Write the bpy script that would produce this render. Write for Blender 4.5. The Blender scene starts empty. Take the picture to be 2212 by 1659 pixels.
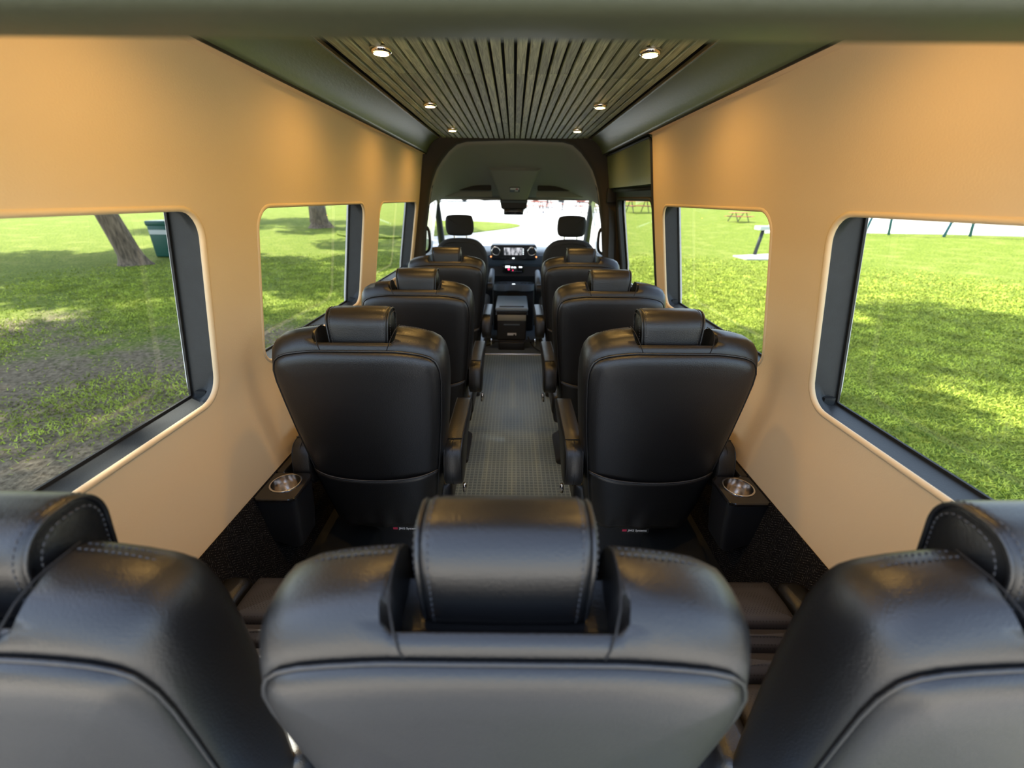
import bpy, bmesh, math, random
import numpy as np
from mathutils import Vector, Matrix, Quaternion
from math import pi, sin, cos, radians
random.seed(7); rng = np.random.default_rng(7)
sc = bpy.context.scene
COL = sc.collection

# ------------------------------------------------------------------ camera, world, sun, exposure
FPX, W0, H0 = 900.0, 2212.0, 1659.0
cam_d = bpy.data.cameras.new('camera'); cam = bpy.data.objects.new('camera', cam_d); COL.objects.link(cam)
cam_d.sensor_width = 36.0; cam_d.lens = FPX / W0 * 36.0; cam_d.clip_start = 0.02; cam_d.clip_end = 500
_Y = Vector((5.0, 401.5, -FPX)).normalized(); _r = radians(.45)
_X = Vector((cos(_r), -sin(_r), 0)); _X = (_X - _X.dot(_Y) * _Y).normalized(); _Z = _X.cross(_Y)
_M = Matrix((_X, _Y, _Z)).to_4x4(); _M.translation = Vector((0, 0, 1.5))
cam.matrix_world = _M
cam_d.dof.use_dof = True; cam_d.dof.focus_distance = 1.35; cam_d.dof.aperture_fstop = 2.4
sc.camera = cam

world = bpy.data.worlds.new('world'); sc.world = world; world.use_nodes = True
wn = world.node_tree.nodes; wl = world.node_tree.links
sky = wn.new('ShaderNodeTexSky'); sky.sky_type = 'NISHITA'; sky.sun_disc = False
sky.sun_elevation = radians(52); sky.sun_rotation = radians(-50); sky.air_density = 1.0; sky.dust_density = 1.5
hsv = wn.new('ShaderNodeHueSaturation'); hsv.inputs['Saturation'].default_value = .75      # hazy bright sky
wl.new(sky.outputs[0], hsv.inputs['Color']); wl.new(hsv.outputs[0], wn['Background'].inputs[0]); wn['Background'].inputs[1].default_value = 0.42

sun_d = bpy.data.lights.new('sun', 'SUN'); sun = bpy.data.objects.new('sun', sun_d); COL.objects.link(sun)
sun_d.energy = 8.2; sun_d.angle = radians(1.2); sun_d.color = (1, .95, .86)
SUN = Vector((-.66, .50, 1.25)).normalized()
sun.rotation_euler = SUN.to_track_quat('Z', 'Y').to_euler()
LAMP_W = 6.2
sc.view_settings.view_transform = 'Standard'; sc.view_settings.look = 'None'
sc.view_settings.exposure = 0.93; sc.view_settings.gamma = 1.0; sc.view_settings.use_curve_mapping = False
sc.cycles.use_denoising = True
sc.cycles.max_bounces = 10; sc.cycles.diffuse_bounces = 5; sc.cycles.transparent_max_bounces = 16
sc.cycles.sample_clamp_indirect = 6.0; sc.cycles.caustics_reflective = False; sc.cycles.caustics_refractive = False

# ------------------------------------------------------------------ materials
def sock(b, n): return b.inputs[n]
def mat(name, col, rough=.5, metal=0.0, spec=.5, bump=0, bscale=200, var=0, vscale=8, emis=None, es=0, coat=0, stretch=None, detail=3):
    m = bpy.data.materials.new(name); m.use_nodes = True
    nt = m.node_tree; n = nt.nodes; l = nt.links; b = n['Principled BSDF']
    b.inputs['Base Color'].default_value = (*col, 1); b.inputs['Roughness'].default_value = rough
    b.inputs['Metallic'].default_value = metal; b.inputs['Specular IOR Level'].default_value = spec
    b.inputs['Coat Weight'].default_value = coat; b.inputs['Coat Roughness'].default_value = .12
    tc = n.new('ShaderNodeTexCoord'); mp = n.new('ShaderNodeMapping')
    if stretch: mp.inputs['Scale'].default_value = stretch
    l.new(tc.outputs['Object'], mp.inputs[0])
    if var:
        t = n.new('ShaderNodeTexNoise'); t.inputs['Scale'].default_value = vscale; t.inputs['Detail'].default_value = detail
        l.new(mp.outputs[0], t.inputs['Vector'])
        cr = n.new('ShaderNodeValToRGB'); cr.color_ramp.elements[0].position = .3; cr.color_ramp.elements[1].position = .7
        cr.color_ramp.elements[0].color = (*[c * (1 - var) for c in col], 1)
        cr.color_ramp.elements[1].color = (*[min(1, c * (1 + var)) for c in col], 1)
        l.new(t.outputs['Fac'], cr.inputs[0]); l.new(cr.outputs[0], b.inputs['Base Color'])
    if bump:
        t = n.new('ShaderNodeTexNoise'); t.inputs['Scale'].default_value = bscale; t.inputs['Detail'].default_value = 2
        l.new(mp.outputs[0], t.inputs['Vector'])
        bp = n.new('ShaderNodeBump'); bp.inputs['Strength'].default_value = bump; bp.inputs['Distance'].default_value = .001
        l.new(t.outputs['Fac'], bp.inputs['Height']); l.new(bp.outputs[0], b.inputs['Normal'])
    if emis:
        b.inputs['Emission Color'].default_value = (*emis, 1); b.inputs['Emission Strength'].default_value = es
    return m
M = {}
M['leather'] = mat('black_leather', (.008, .008, .0085), .36, spec=.68, bump=.55, bscale=420)
M['leather_side'] = mat('black_leather_side', (.0095, .0095, .010), .36, spec=.75, bump=.55, bscale=420)
M['thread'] = mat('black_thread', (.045, .045, .048), .6)
M['seamdark'] = mat('dark_seam_thread', (.006, .006, .007), .8)
M['plastic'] = mat('black_plastic', (.015, .015, .017), .45, bump=.3, bscale=300)
M['asphalt'] = mat('grey_asphalt', (.20, .20, .20), .9, var=.2, vscale=30)
M['plastic_gloss'] = mat('gloss_black', (.012, .011, .011), .15, coat=.4)
M['wall'] = mat('cream_wall_vinyl', (.86, .655, .40), .60, spec=.3, bump=.35, bscale=260)
M['jamb'] = mat('charcoal_vinyl', (.014, .018, .021), .55, bump=.4, bscale=300, var=.12, vscale=40)
M['cove'] = mat('green_lit_charcoal_cove_leather', (.15, .18, .085), .36, spec=.6, bump=.6, bscale=110, stretch=(1, .35, 1))  # green of the grass bounce is mixed into the base colour
M['header'] = mat('dark_header_leather', (.055, .060, .036), .45, spec=.4, bump=.5, bscale=140)
M['headliner'] = mat('charcoal_headliner_cloth', (.30, .30, .25), .9, spec=.15, bump=.4, bscale=500)
M['arch'] = mat('dark_arch_cloth', (.052, .044, .034), .75, spec=.2, bump=.3, bscale=400)
M['dash'] = mat('slate_dashboard', (.12, .15, .185), .55, bump=.3, bscale=300)
M['dash_dark'] = mat('dark_dashboard', (.02, .022, .026), .55)
M['chrome'] = mat('chrome', (.85, .80, .76), .12, metal=1)
M['steel'] = mat('brushed_steel', (.80, .76, .72), .16, metal=1)
M['alu'] = mat('aluminium_strip', (.78, .74, .70), .3, metal=1)
M['backing'] = mat('ceiling_backing', (.012, .013, .012), .9)
M['cabcloth'] = mat('cab_seat_cloth', (.045, .046, .045), .8, spec=.2, bump=.5, bscale=400)
M['lampglow'] = mat('lamp_glow', (1, .8, .5), .4, emis=(1.0, .66, .30), es=14)
M['white_print'] = mat('white_print', (.8, .8, .8), .6)
M['red_print'] = mat('red_print', (.55, .03, .08), .6)
M['fridge_lid'] = mat('fridge_lid_grey', (.28, .36, .43), .35)
M['fridge'] = mat('fridge_black', (.022, .021, .020), .5)
M['fridge_band'] = mat('fridge_band_cream', (.36, .34, .26), .45)
M['bodywhite'] = mat('van_white_paint', (.75, .75, .75), .3)
M['rubber'] = mat('rubber_seal', (.01, .01, .01), .6)
M['led_white'] = mat('lit_white_symbol', (.9, .95, 1), .5, emis=(.85, .95, 1), es=1.2)
M['led_red'] = mat('lit_red_symbol', (.9, .05, .1), .5, emis=(1, .03, .12), es=1.5)
M['led_orange'] = mat('lit_orange_dot', (.9, .3, .1), .5, emis=(1, .35, .12), es=1.5)

def glass_mat():
    m = bpy.data.materials.new('window_glass'); m.use_nodes = True; nt = m.node_tree; n = nt.nodes; l = nt.links
    n.remove(n['Principled BSDF']); out = n['Material Output']
    tr = n.new('ShaderNodeBsdfTransparent'); tr.inputs[0].default_value = (.90, .94, .91, 1)
    gl = n.new('ShaderNodeBsdfGlossy'); gl.inputs['Roughness'].default_value = 0.0
    fr = n.new('ShaderNodeFresnel'); ge = n.new('ShaderNodeNewGeometry'); mr = n.new('ShaderNodeMapRange')
    mr.inputs[3].default_value = 1.5; mr.inputs[4].default_value = 1 / 1.5      # same fresnel from both sides of the thin pane
    l.new(ge.outputs['Backfacing'], mr.inputs[0]); l.new(mr.outputs[0], fr.inputs[0])
    mx = n.new('ShaderNodeMixShader'); l.new(fr.outputs[0], mx.inputs[0]); l.new(tr.outputs[0], mx.inputs[1]); l.new(gl.outputs[0], mx.inputs[2])
    l.new(mx.outputs[0], out.inputs[0]); return m
M['glass'] = glass_mat()

def wood_mat():
    m = mat('green_lit_grey_stained_ash', (.17, .165, .13), .5, spec=.4); nt = m.node_tree; n = nt.nodes; l = nt.links; b = n['Principled BSDF']
    tc = n.new('ShaderNodeTexCoord'); mp = n.new('ShaderNodeMapping'); mp.inputs['Scale'].default_value = (55, 2.2, 20)
    oi = n.new('ShaderNodeObjectInfo'); add = n.new('ShaderNodeVectorMath'); add.operation = 'ADD'
    mul = n.new('ShaderNodeVectorMath'); mul.operation = 'SCALE'; mul.inputs[3].default_value = 9
    cb = n.new('ShaderNodeCombineXYZ'); l.new(oi.outputs['Random'], cb.inputs[0]); l.new(oi.outputs['Random'], cb.inputs[1])
    l.new(cb.outputs[0], mul.inputs[0]); l.new(tc.outputs['Object'], add.inputs[0]); l.new(mul.outputs[0], add.inputs[1])
    l.new(add.outputs[0], mp.inputs[0])
    t = n.new('ShaderNodeTexNoise'); t.inputs['Scale'].default_value = 2.2; t.inputs['Detail'].default_value = 5; t.inputs['Distortion'].default_value = 1.6
    l.new(mp.outputs[0], t.inputs['Vector'])
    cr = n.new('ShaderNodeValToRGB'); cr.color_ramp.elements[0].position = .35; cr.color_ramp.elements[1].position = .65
    cr.color_ramp.elements[0].color = (.20, .22, .13, 1); cr.color_ramp.elements[1].color = (.46, .50, .30, 1)  # grain colours carry a green tint standing in for light off the lawn
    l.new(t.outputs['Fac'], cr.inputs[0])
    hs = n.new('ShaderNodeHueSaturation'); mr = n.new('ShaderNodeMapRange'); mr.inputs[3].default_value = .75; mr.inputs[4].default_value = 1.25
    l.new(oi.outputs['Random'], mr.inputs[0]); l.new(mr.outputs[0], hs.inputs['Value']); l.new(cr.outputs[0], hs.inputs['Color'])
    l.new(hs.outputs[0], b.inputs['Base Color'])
    bp = n.new('ShaderNodeBump'); bp.inputs['Strength'].default_value = .4; bp.inputs['Distance'].default_value = .001
    l.new(t.outputs['Fac'], bp.inputs['Height']); l.new(bp.outputs[0], b.inputs['Normal'])
    return m
M['wood'] = wood_mat()

def floor_mat():
    m = mat('slate_vinyl_floor', (.10, .115, .13), .38, spec=.5); nt = m.node_tree; n = nt.nodes; l = nt.links; b = n['Principled BSDF']
    tc = n.new('ShaderNodeTexCoord')
    br = n.new('ShaderNodeTexBrick'); br.offset = 0; br.inputs['Scale'].default_value = 1.0
    br.inputs['Brick Width'].default_value = .025; br.inputs['Row Height'].default_value = .025; br.inputs['Mortar Size'].default_value = .0030
    br.inputs['Color1'].default_value = (.14, .21, .29, 1); br.inputs['Color2'].default_value = (.16, .23, .31, 1); br.inputs['Mortar'].default_value = (.30, .40, .49, 1)
    l.new(tc.outputs['Object'], br.inputs['Vector']); 
    ck = n.new('ShaderNodeTexWave'); ck.bands_direction = 'DIAGONAL'; ck.inputs['Scale'].default_value = 45
    l.new(tc.outputs['Object'], ck.inputs['Vector'])
    mx = n.new('ShaderNodeMix'); mx.data_type = 'RGBA'; mx.blend_type = 'MULTIPLY'; mx.inputs[0].default_value = .22
    l.new(br.outputs['Color'], mx.inputs[6]); l.new(ck.outputs['Color'], mx.inputs[7]); l.new(mx.outputs[2], b.inputs['Base Color'])
    bp = n.new('ShaderNodeBump'); bp.inputs['Strength'].default_value = .5; bp.inputs['Distance'].default_value = .001
    l.new(br.outputs['Fac'], bp.inputs['Height']); l.new(bp.outputs[0], b.inputs['Normal'])
    return m
M['floor'] = floor_mat()

def carpet_mat():
    m = mat('black_fleck_carpet', (.012, .011, .010), .95, spec=.1); nt = m.node_tree; n = nt.nodes; l = nt.links; b = n['Principled BSDF']
    tc = n.new('ShaderNodeTexCoord'); sx = n.new('ShaderNodeSeparateXYZ'); l.new(tc.outputs['Object'], sx.inputs[0])
    # herringbone flecks: alternating diagonal rows
    fl = n.new('ShaderNodeMath'); fl.operation = 'MULTIPLY'; fl.inputs[1].default_value = 40; l.new(sx.outputs['Y'], fl.inputs[0])
    pp = n.new('ShaderNodeMath'); pp.operation = 'PINGPONG'; pp.inputs[1].default_value = 1; l.new(fl.outputs[0], pp.inputs[0])
    zz = n.new('ShaderNodeMath'); zz.operation = 'MULTIPLY'; zz.inputs[1].default_value = 110; l.new(sx.outputs['Z'], zz.inputs[0])
    ad = n.new('ShaderNodeMath'); ad.operation = 'MULTIPLY_ADD'; ad.inputs[1].default_value = 2.2; l.new(pp.outputs[0], ad.inputs[0]); l.new(zz.outputs[0], ad.inputs[2])
    p2 = n.new('ShaderNodeMath'); p2.operation = 'PINGPONG'; p2.inputs[1].default_value = .5; l.new(ad.outputs[0], p2.inputs[0])
    ns = n.new('ShaderNodeTexNoise'); ns.inputs['Scale'].default_value = 260; l.new(tc.outputs['Object'], ns.inputs['Vector'])
    mu = n.new('ShaderNodeMath'); mu.operation = 'MULTIPLY'; l.new(p2.outputs[0], mu.inputs[0]); l.new(ns.outputs['Fac'], mu.inputs[1])
    cr = n.new('ShaderNodeValToRGB'); cr.color_ramp.elements[0].position = .20; cr.color_ramp.elements[1].position = .32
    cr.color_ramp.elements[0].color = (.010, .009, .009, 1); cr.color_ramp.elements[1].color = (.16, .14, .12, 1)
    l.new(mu.outputs[0], cr.inputs[0]); l.new(cr.outputs[0], b.inputs['Base Color'])
    bp = n.new('ShaderNodeBump'); bp.inputs['Strength'].default_value = .8; bp.inputs['Distance'].default_value = .002
    l.new(ns.outputs['Fac'], bp.inputs['Height']); l.new(bp.outputs[0], b.inputs['Normal'])
    return m
M['carpet'] = carpet_mat()

def perf_mat():
    m = mat('perforated_leather', (.026, .024, .025), .5, spec=.5); nt = m.node_tree; n = nt.nodes; l = nt.links; b = n['Principled BSDF']
    tc = n.new('ShaderNodeTexCoord'); mp = n.new('ShaderNodeMapping'); mp.inputs['Rotation'].default_value = (0, 0, pi / 4)
    l.new(tc.outputs['Object'], mp.inputs[0])
    vo = n.new('ShaderNodeTexVoronoi'); vo.inputs['Scale'].default_value = 150; vo.inputs['Randomness'].default_value = 0
    l.new(mp.outputs[0], vo.inputs['Vector'])
    cr = n.new('ShaderNodeValToRGB'); cr.color_ramp.elements[0].position = .22; cr.color_ramp.elements[1].position = .30
    cr.color_ramp.elements[0].color = (.002, .002, .002, 1); cr.color_ramp.elements[1].color = (.032, .029, .031, 1)
    l.new(vo.outputs['Distance'], cr.inputs[0]); l.new(cr.outputs[0], b.inputs['Base Color'])
    return m
M['perf'] = perf_mat()

def ground_mat():
    m = mat('park_ground', (.06, .10, .02), .95, spec=.1); nt = m.node_tree; n = nt.nodes; l = nt.links; b = n['Principled BSDF']
    tc = n.new('ShaderNodeTexCoord')
    n1 = n.new('ShaderNodeTexNoise'); n1.inputs['Scale'].default_value = 22; n1.inputs['Detail'].default_value = 6
    n2 = n.new('ShaderNodeTexNoise'); n2.inputs['Scale'].default_value = .55; n2.inputs['Detail'].default_value = 5; n2.inputs['Roughness'].default_value = .65
    n3 = n.new('ShaderNodeTexNoise'); n3.inputs['Scale'].default_value = 1.6; n3.inputs['Detail'].default_value = 4
    for t in (n1, n2, n3): l.new(tc.outputs['Object'], t.inputs['Vector'])
    g = n.new('ShaderNodeValToRGB'); e = g.color_ramp.elements; e[0].position = .33; e[1].position = .68
    e[0].color = (.055, .095, .009, 1); e[1].color = (.22, .245, .042, 1); k = e.new(.5); k.color = (.13, .175, .020, 1)
    l.new(n1.outputs['Fac'], g.inputs[0])
    g2 = n.new('ShaderNodeMix'); g2.data_type = 'RGBA'; g2.blend_type = 'MIX'; g2.inputs[7].default_value = (.26, .265, .07, 1)
    mr = n.new('ShaderNodeMapRange'); mr.inputs[1].default_value = .5; mr.inputs[2].default_value = .8; mr.inputs[4].default_value = .6
    l.new(n3.outputs['Fac'], mr.inputs[0]); l.new(mr.outputs[0], g2.inputs[0]); l.new(g.outputs[0], g2.inputs[6])
    d = n.new('ShaderNodeValToRGB'); e = d.color_ramp.elements; e[0].position = .3; e[1].position = .75
    e[0].color = (.085, .065, .042, 1); e[1].color = (.30, .24, .16, 1); l.new(n1.outputs['Fac'], d.inputs[0])
    # dirt mask: bare earth on the left lawn near the van, patchy
    sx = n.new('ShaderNodeSeparateXYZ'); l.new(tc.outputs['Object'], sx.inputs[0])
    # signed field: dirt where X < -1.5 and Y small
    a = n.new('ShaderNodeMath'); a.operation = 'MULTIPLY_ADD'; a.inputs[1].default_value = -.085; a.inputs[2].default_value = .62; l.new(sx.outputs['Y'], a.inputs[0])
    left = n.new('ShaderNodeMapRange'); left.inputs[1].default_value = 0; left.inputs[2].default_value = -3; left.inputs[3].default_value = -.6; left.inputs[4].default_value = .02
    l.new(sx.outputs['X'], left.inputs[0])
    s = n.new('ShaderNodeMath'); s.operation = 'ADD'; l.new(a.outputs[0], s.inputs[0]); l.new(left.outputs[0], s.inputs[1])
    lo = n.new('ShaderNodeMath'); lo.operation = 'MAXIMUM'; lo.inputs[1].default_value = -.28; l.new(s.outputs[0], lo.inputs[0])
    s2 = n.new('ShaderNodeMath'); s2.operation = 'ADD'; l.new(lo.outputs[0], s2.inputs[0]); l.new(n2.outputs['Fac'], s2.inputs[1])
    s3 = n.new('ShaderNodeMath'); s3.operation = 'MULTIPLY_ADD'; s3.inputs[1].default_value = .35; l.new(n1.outputs['Fac'], s3.inputs[0]); l.new(s2.outputs[0], s3.inputs[2])
    mk = n.new('ShaderNodeMapRange'); mk.inputs[1].default_value = .70; mk.inputs[2].default_value = .86; l.new(s3.outputs[0], mk.inputs[0])
    mx = n.new('ShaderNodeMix'); mx.data_type = 'RGBA'; l.new(mk.outputs[0], mx.inputs[0]); l.new(g2.outputs[2], mx.inputs[6]); l.new(d.outputs[0], mx.inputs[7])
    l.new(mx.outputs[2], b.inputs['Base Color'])
    bp = n.new('ShaderNodeBump'); bp.inputs['Strength'].default_value = 1; bp.inputs['Distance'].default_value = .05
    l.new(n1.outputs['Fac'], bp.inputs['Height']); l.new(bp.outputs[0], b.inputs['Normal'])
    return m
M['ground'] = ground_mat()
M['blade'] = mat('grass_blade', (.34, .40, .055), .8, spec=.2, var=.5, vscale=3)
M['pave'] = mat('pale_concrete', (.44, .43, .42), .85, var=.08, vscale=3)
M['bark'] = mat('grey_brown_bark', (.16, .115, .08), .95, bump=1, bscale=14, var=.55, vscale=9, stretch=(2, 2, .35))
M['leaf'] = mat('tree_leaf', (.055, .12, .015), .55, var=.5, vscale=.8)
M['bluepaint'] = mat('blue_playground_paint', (.05, .17, .30), .4)
M['tablered'] = mat('red_picnic_top', (.50, .14, .09), .6, var=.2, vscale=5)
M['green_bin'] = mat('dark_green_bin', (.008, .085, .065), .4)
M['sand'] = mat('pale_sand', (.66, .60, .50), .95, var=.1, vscale=4)
M['carblue'] = mat('dark_blue_car_paint', (.03, .07, .13), .3, coat=.5)
M['carsilver'] = mat('silver_car_paint', (.55, .58, .60), .3, coat=.5)
M['cardark'] = mat('car_window_dark', (.01, .012, .015), .1)
M['grill_iron'] = mat('black_iron', (.03, .035, .04), .6)
M['cloth_pink'] = mat('pink_red_ball', (.6, .05, .10), .5)

def screen_mat():
    m = mat('camera_view_screen', (.01, .01, .01), .2); nt = m.node_tree; n = nt.nodes; l = nt.links; b = n['Principled BSDF']
    tc = n.new('ShaderNodeTexCoord'); mp = n.new('ShaderNodeMapping'); mp.inputs['Scale'].default_value = (26, 1, 12); mp.inputs['Location'].default_value = (3.1, 0, .2)
    l.new(tc.outputs['Object'], mp.inputs[0]); t = n.new('ShaderNodeTexNoise'); t.inputs['Scale'].default_value = 1.0; t.inputs['Detail'].default_value = 5
    l.new(mp.outputs[0], t.inputs['Vector'])
    cr = n.new('ShaderNodeValToRGB'); cr.color_ramp.elements[0].position = .42; cr.color_ramp.elements[1].position = .56
    cr.color_ramp.elements[0].color = (.05, .06, .07, 1); cr.color_ramp.elements[1].color = (.75, .76, .82, 1)
    l.new(t.outputs['Fac'], cr.inputs[0]); l.new(cr.outputs[0], b.inputs['Emission Color']); b.inputs['Emission Strength'].default_value = .5
    return m
M['screen'] = screen_mat()

# ------------------------------------------------------------------ object helpers
def obj(name, me, m=None, parent=None, smooth=True, angle=None):
    o = bpy.data.objects.new(name, me); COL.objects.link(o)
    if m is not None and not me.materials: me.materials.append(M[m] if isinstance(m, str) else m)
    if parent: o.parent = parent
    if smooth:
        me.shade_smooth()
        if angle: me.set_sharp_from_angle(angle=radians(angle))
    return o
def tag(o, label=None, cat=None, group=None, kind=None):
    if label: o['label'] = label
    if cat: o['category'] = cat
    if group: o['group'] = group
    if kind: o['kind'] = kind
    return o
def empty(name, loc=(0, 0, 0), rz=0, parent=None):
    o = bpy.data.objects.new(name, None); COL.objects.link(o); o.location = loc; o.rotation_euler = (0, 0, rz); o.empty_display_size = .1
    if parent: o.parent = parent
    return o
def copy_tree(o, parent=None):
    c = o.copy(); COL.objects.link(c); c.parent = parent
    for ch in o.children: copy_tree(ch, c)
    return c
def meshdata(name, v, f):
    me = bpy.data.meshes.new(name); me.from_pydata([tuple(p) for p in v], [], f); me.update(); return me
class MB:
    def __init__(s): s.v = []; s.f = []
    def add(s, v, f):
        k = len(s.v); s.v += [tuple(p) for p in v]; s.f += [tuple(i + k for i in q) for q in f]; return s
    def loft(s, rings, closed=True, cap0=True, cap1=True):
        n = len(rings[0]); v = [p for r in rings for p in r]; f = []
        for i in range(len(rings) - 1):
            for j in range(n if closed else n - 1):
                a = i * n + j; b = i * n + (j + 1) % n; f.append((a, b, b + n, a + n))
        if closed and cap0: f.append(tuple(range(n - 1, -1, -1)))
        if closed and cap1: f.append(tuple((len(rings) - 1) * n + j for j in range(n)))
        return s.add(v, f)
    def box(s, x0, x1, y0, y1, z0, z1):
        v = [(x, y, z) for x in (x0, x1) for y in (y0, y1) for z in (z0, z1)]
        return s.add(v, [(0, 1, 3, 2), (4, 6, 7, 5), (0, 4, 5, 1), (2, 3, 7, 6), (0, 2, 6, 4), (1, 5, 7, 3)])
    def tube(s, pts, r, n=8, closed=False):
        pts = [Vector(p) for p in pts]; N = len(pts); rr = r if isinstance(r, (list, tuple)) else [r] * N
        rings = []; up = None
        for i, p in enumerate(pts):
            if closed: t = pts[(i + 1) % N] - pts[i - 1]
            else: t = pts[min(i + 1, N - 1)] - pts[max(i - 1, 0)]
            t.normalize()
            if up is None: up = Vector((0, 0, 1)) if abs(t.z) < .9 else Vector((1, 0, 0))
            a = t.cross(up)
            if a.length < 1e-5: a = t.cross(Vector((.3, .9, .2)))
            a.normalize(); b = a.cross(t).normalized(); up = b
            rings.append([p + (a * cos(2 * pi * k / n) + b * sin(2 * pi * k / n)) * rr[i] for k in range(n)])
        if closed: rings.append(rings[0])
        return s.loft(rings, True, not closed, not closed)
    def disc(s, c, axis, r0, r1, h, n=32):   # tapered cylinder from c along axis
        q = Vector(axis).normalized().to_track_quat('Z', 'Y'); c = Vector(c)
        R = [[c + q @ Vector((r * cos(2 * pi * k / n), r * sin(2 * pi * k / n), z)) for k in range(n)] for r, z in ((r0, 0), (r1, h))]
        return s.loft(R)
    def lathe(s, prof, c, n=32, axis=(0, 0, 1), caps=False):
        q = Vector(axis).normalized().to_track_quat('Z', 'Y'); c = Vector(c)
        R = [[c + q @ Vector((r * cos(2 * pi * k / n), r * sin(2 * pi * k / n), z)) for k in range(n)] for r, z in prof]
        return s.loft(R, True, caps, caps)
    def mesh(s, name='m'):
        me = meshdata(name, s.v, s.f); bm = bmesh.new(); bm.from_mesh(me); bmesh.ops.recalc_face_normals(bm, faces=bm.faces); bm.to_mesh(me); bm.free(); return me
    def build(s, name, m, parent=None, smooth=False, angle=None): return obj(name, s.mesh(name), m, parent, smooth or angle is not None, angle)

def rbox(x0, x1, y0, y1, z0, z1, r=.01, seg=3):
    bm = bmesh.new(); bmesh.ops.create_cube(bm, size=1)
    for v in bm.verts: v.co = Vector(((x0 + x1) / 2 + v.co.x * (x1 - x0), (y0 + y1) / 2 + v.co.y * (y1 - y0), (z0 + z1) / 2 + v.co.z * (z1 - z0)))
    bmesh.ops.bevel(bm, geom=bm.edges[:], offset=r, segments=seg, profile=.5, affect='EDGES')
    me = bpy.data.meshes.new('rbox'); bm.to_mesh(me); bm.free(); return me
def rrect(a0, a1, b0, b1, r, n=8):
    """rounded rectangle outline in 2D, CCW"""
    P = []
    for (ca, cb, t0) in ((a1 - r, b1 - r, 0), (a0 + r, b1 - r, pi / 2), (a0 + r, b0 + r, pi), (a1 - r, b0 + r, 3 * pi / 2)):
        for k in range(n + 1): t = t0 + pi / 2 * k / n; P.append((ca + r * cos(t), cb + r * sin(t)))
    return P
def resample(P, n, closed=True):
    P = np.array(P, float); Q = np.vstack([P, P[:1]]) if closed else P
    d = np.r_[0, np.cumsum(np.linalg.norm(np.diff(Q, axis=0), axis=1))]
    t = np.linspace(0, d[-1], n + (1 if closed else 0)); 
    if closed: t = t[:-1]
    return np.stack([np.interp(t, d, Q[:, k]) for k in range(Q.shape[1])], 1)
def inset(P, d):
    P = np.array(P, float); a = P - np.roll(P, 1, 0); b = np.roll(P, -1, 0) - P
    na = np.stack([-a[:, 1], a[:, 0]], 1); nb = np.stack([-b[:, 1], b[:, 0]], 1)
    na /= np.linalg.norm(na, axis=1)[:, None] + 1e-12; nb /= np.linalg.norm(nb, axis=1)[:, None] + 1e-12
    m = na + nb; m /= np.linalg.norm(m, axis=1)[:, None] + 1e-12
    return P + m * d
def smooth_corners(P, it=2):
    P = [Vector(p) for p in P]
    for _ in range(it):
        Q = []
        for i in range(len(P)):
            a, b = P[i], P[(i + 1) % len(P)]; Q += [a.lerp(b, .25), a.lerp(b, .75)]
        P = Q
    return [tuple(p) for p in P]
def pillow(P, prof, f, ncap=5, bulge0=0, bulge1=0):
    """P: outline (CCW); prof: list of (inset, depth); f(a,b,d)->3D. Both ends closed by shrinking rings with a bulge."""
    mb = MB(); rings = []; P = np.array(P, float)
    def ring(Q, d): return [f(q[0], q[1], d) for q in Q]
    A = inset(P, prof[0][0]); c = A.mean(0)
    for k in range(ncap - 1, 0, -1):
        s = k / ncap * 1.0; s = 1 - s
        s = 1 - k / ncap
        rings.append(ring(c + (A - c) * s if s > 0 else c + (A - c) * .02, prof[0][1] + bulge0 * (1 - s ** 2)))
    for i, d in prof: rings.append(ring(inset(P, i), d))
    B = inset(P, prof[-1][0]); c = B.mean(0)
    for k in range(1, ncap + 1):
        s = 1 - k / ncap
        rings.append(ring(c + (B - c) * max(s, .02), prof[-1][1] + bulge1 * (1 - s ** 2)))
    # first ring full shrink
    s = .02; rings.insert(0, ring(A.mean(0) + (A - A.mean(0)) * s, prof[0][1] + bulge0))
    return mb.loft(rings)
def boolean(me, cutters, op='DIFFERENCE'):
    o = bpy.data.objects.new('tmp', me); COL.objects.link(o); tmp = [o]
    for c in cutters:
        k = bpy.data.objects.new('cut', c); COL.objects.link(k); tmp.append(k)
        md = o.modifiers.new('b', 'BOOLEAN'); md.object = k; md.operation = op; md.solver = 'EXACT'
    bpy.context.view_layer.update()
    dg = bpy.context.evaluated_depsgraph_get(); r = bpy.data.meshes.new_from_object(o.evaluated_get(dg))
    for t in tmp: bpy.data.objects.remove(t)
    return r
def stitches(path, step=.0075, ln=.0048, w=.0011, nrm=None):
    """little thread dashes along a 3D path, one mesh"""
    P = resample([tuple(p) for p in path], max(2, int(np.linalg.norm(np.diff(np.array([tuple(p) for p in path]), axis=0), axis=1).sum() / step)), closed=False)
    mb = MB()
    for i in range(len(P) - 1):
        a = Vector(P[i]); b = Vector(P[i + 1]); t = (b - a).normalized(); m = (a + b) / 2
        mb.tube([m - t * ln / 2, m - t * ln * .3, m + t * ln * .3, m + t * ln / 2], [w * .4, w, w, w * .4], 5)
    return mb

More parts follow.
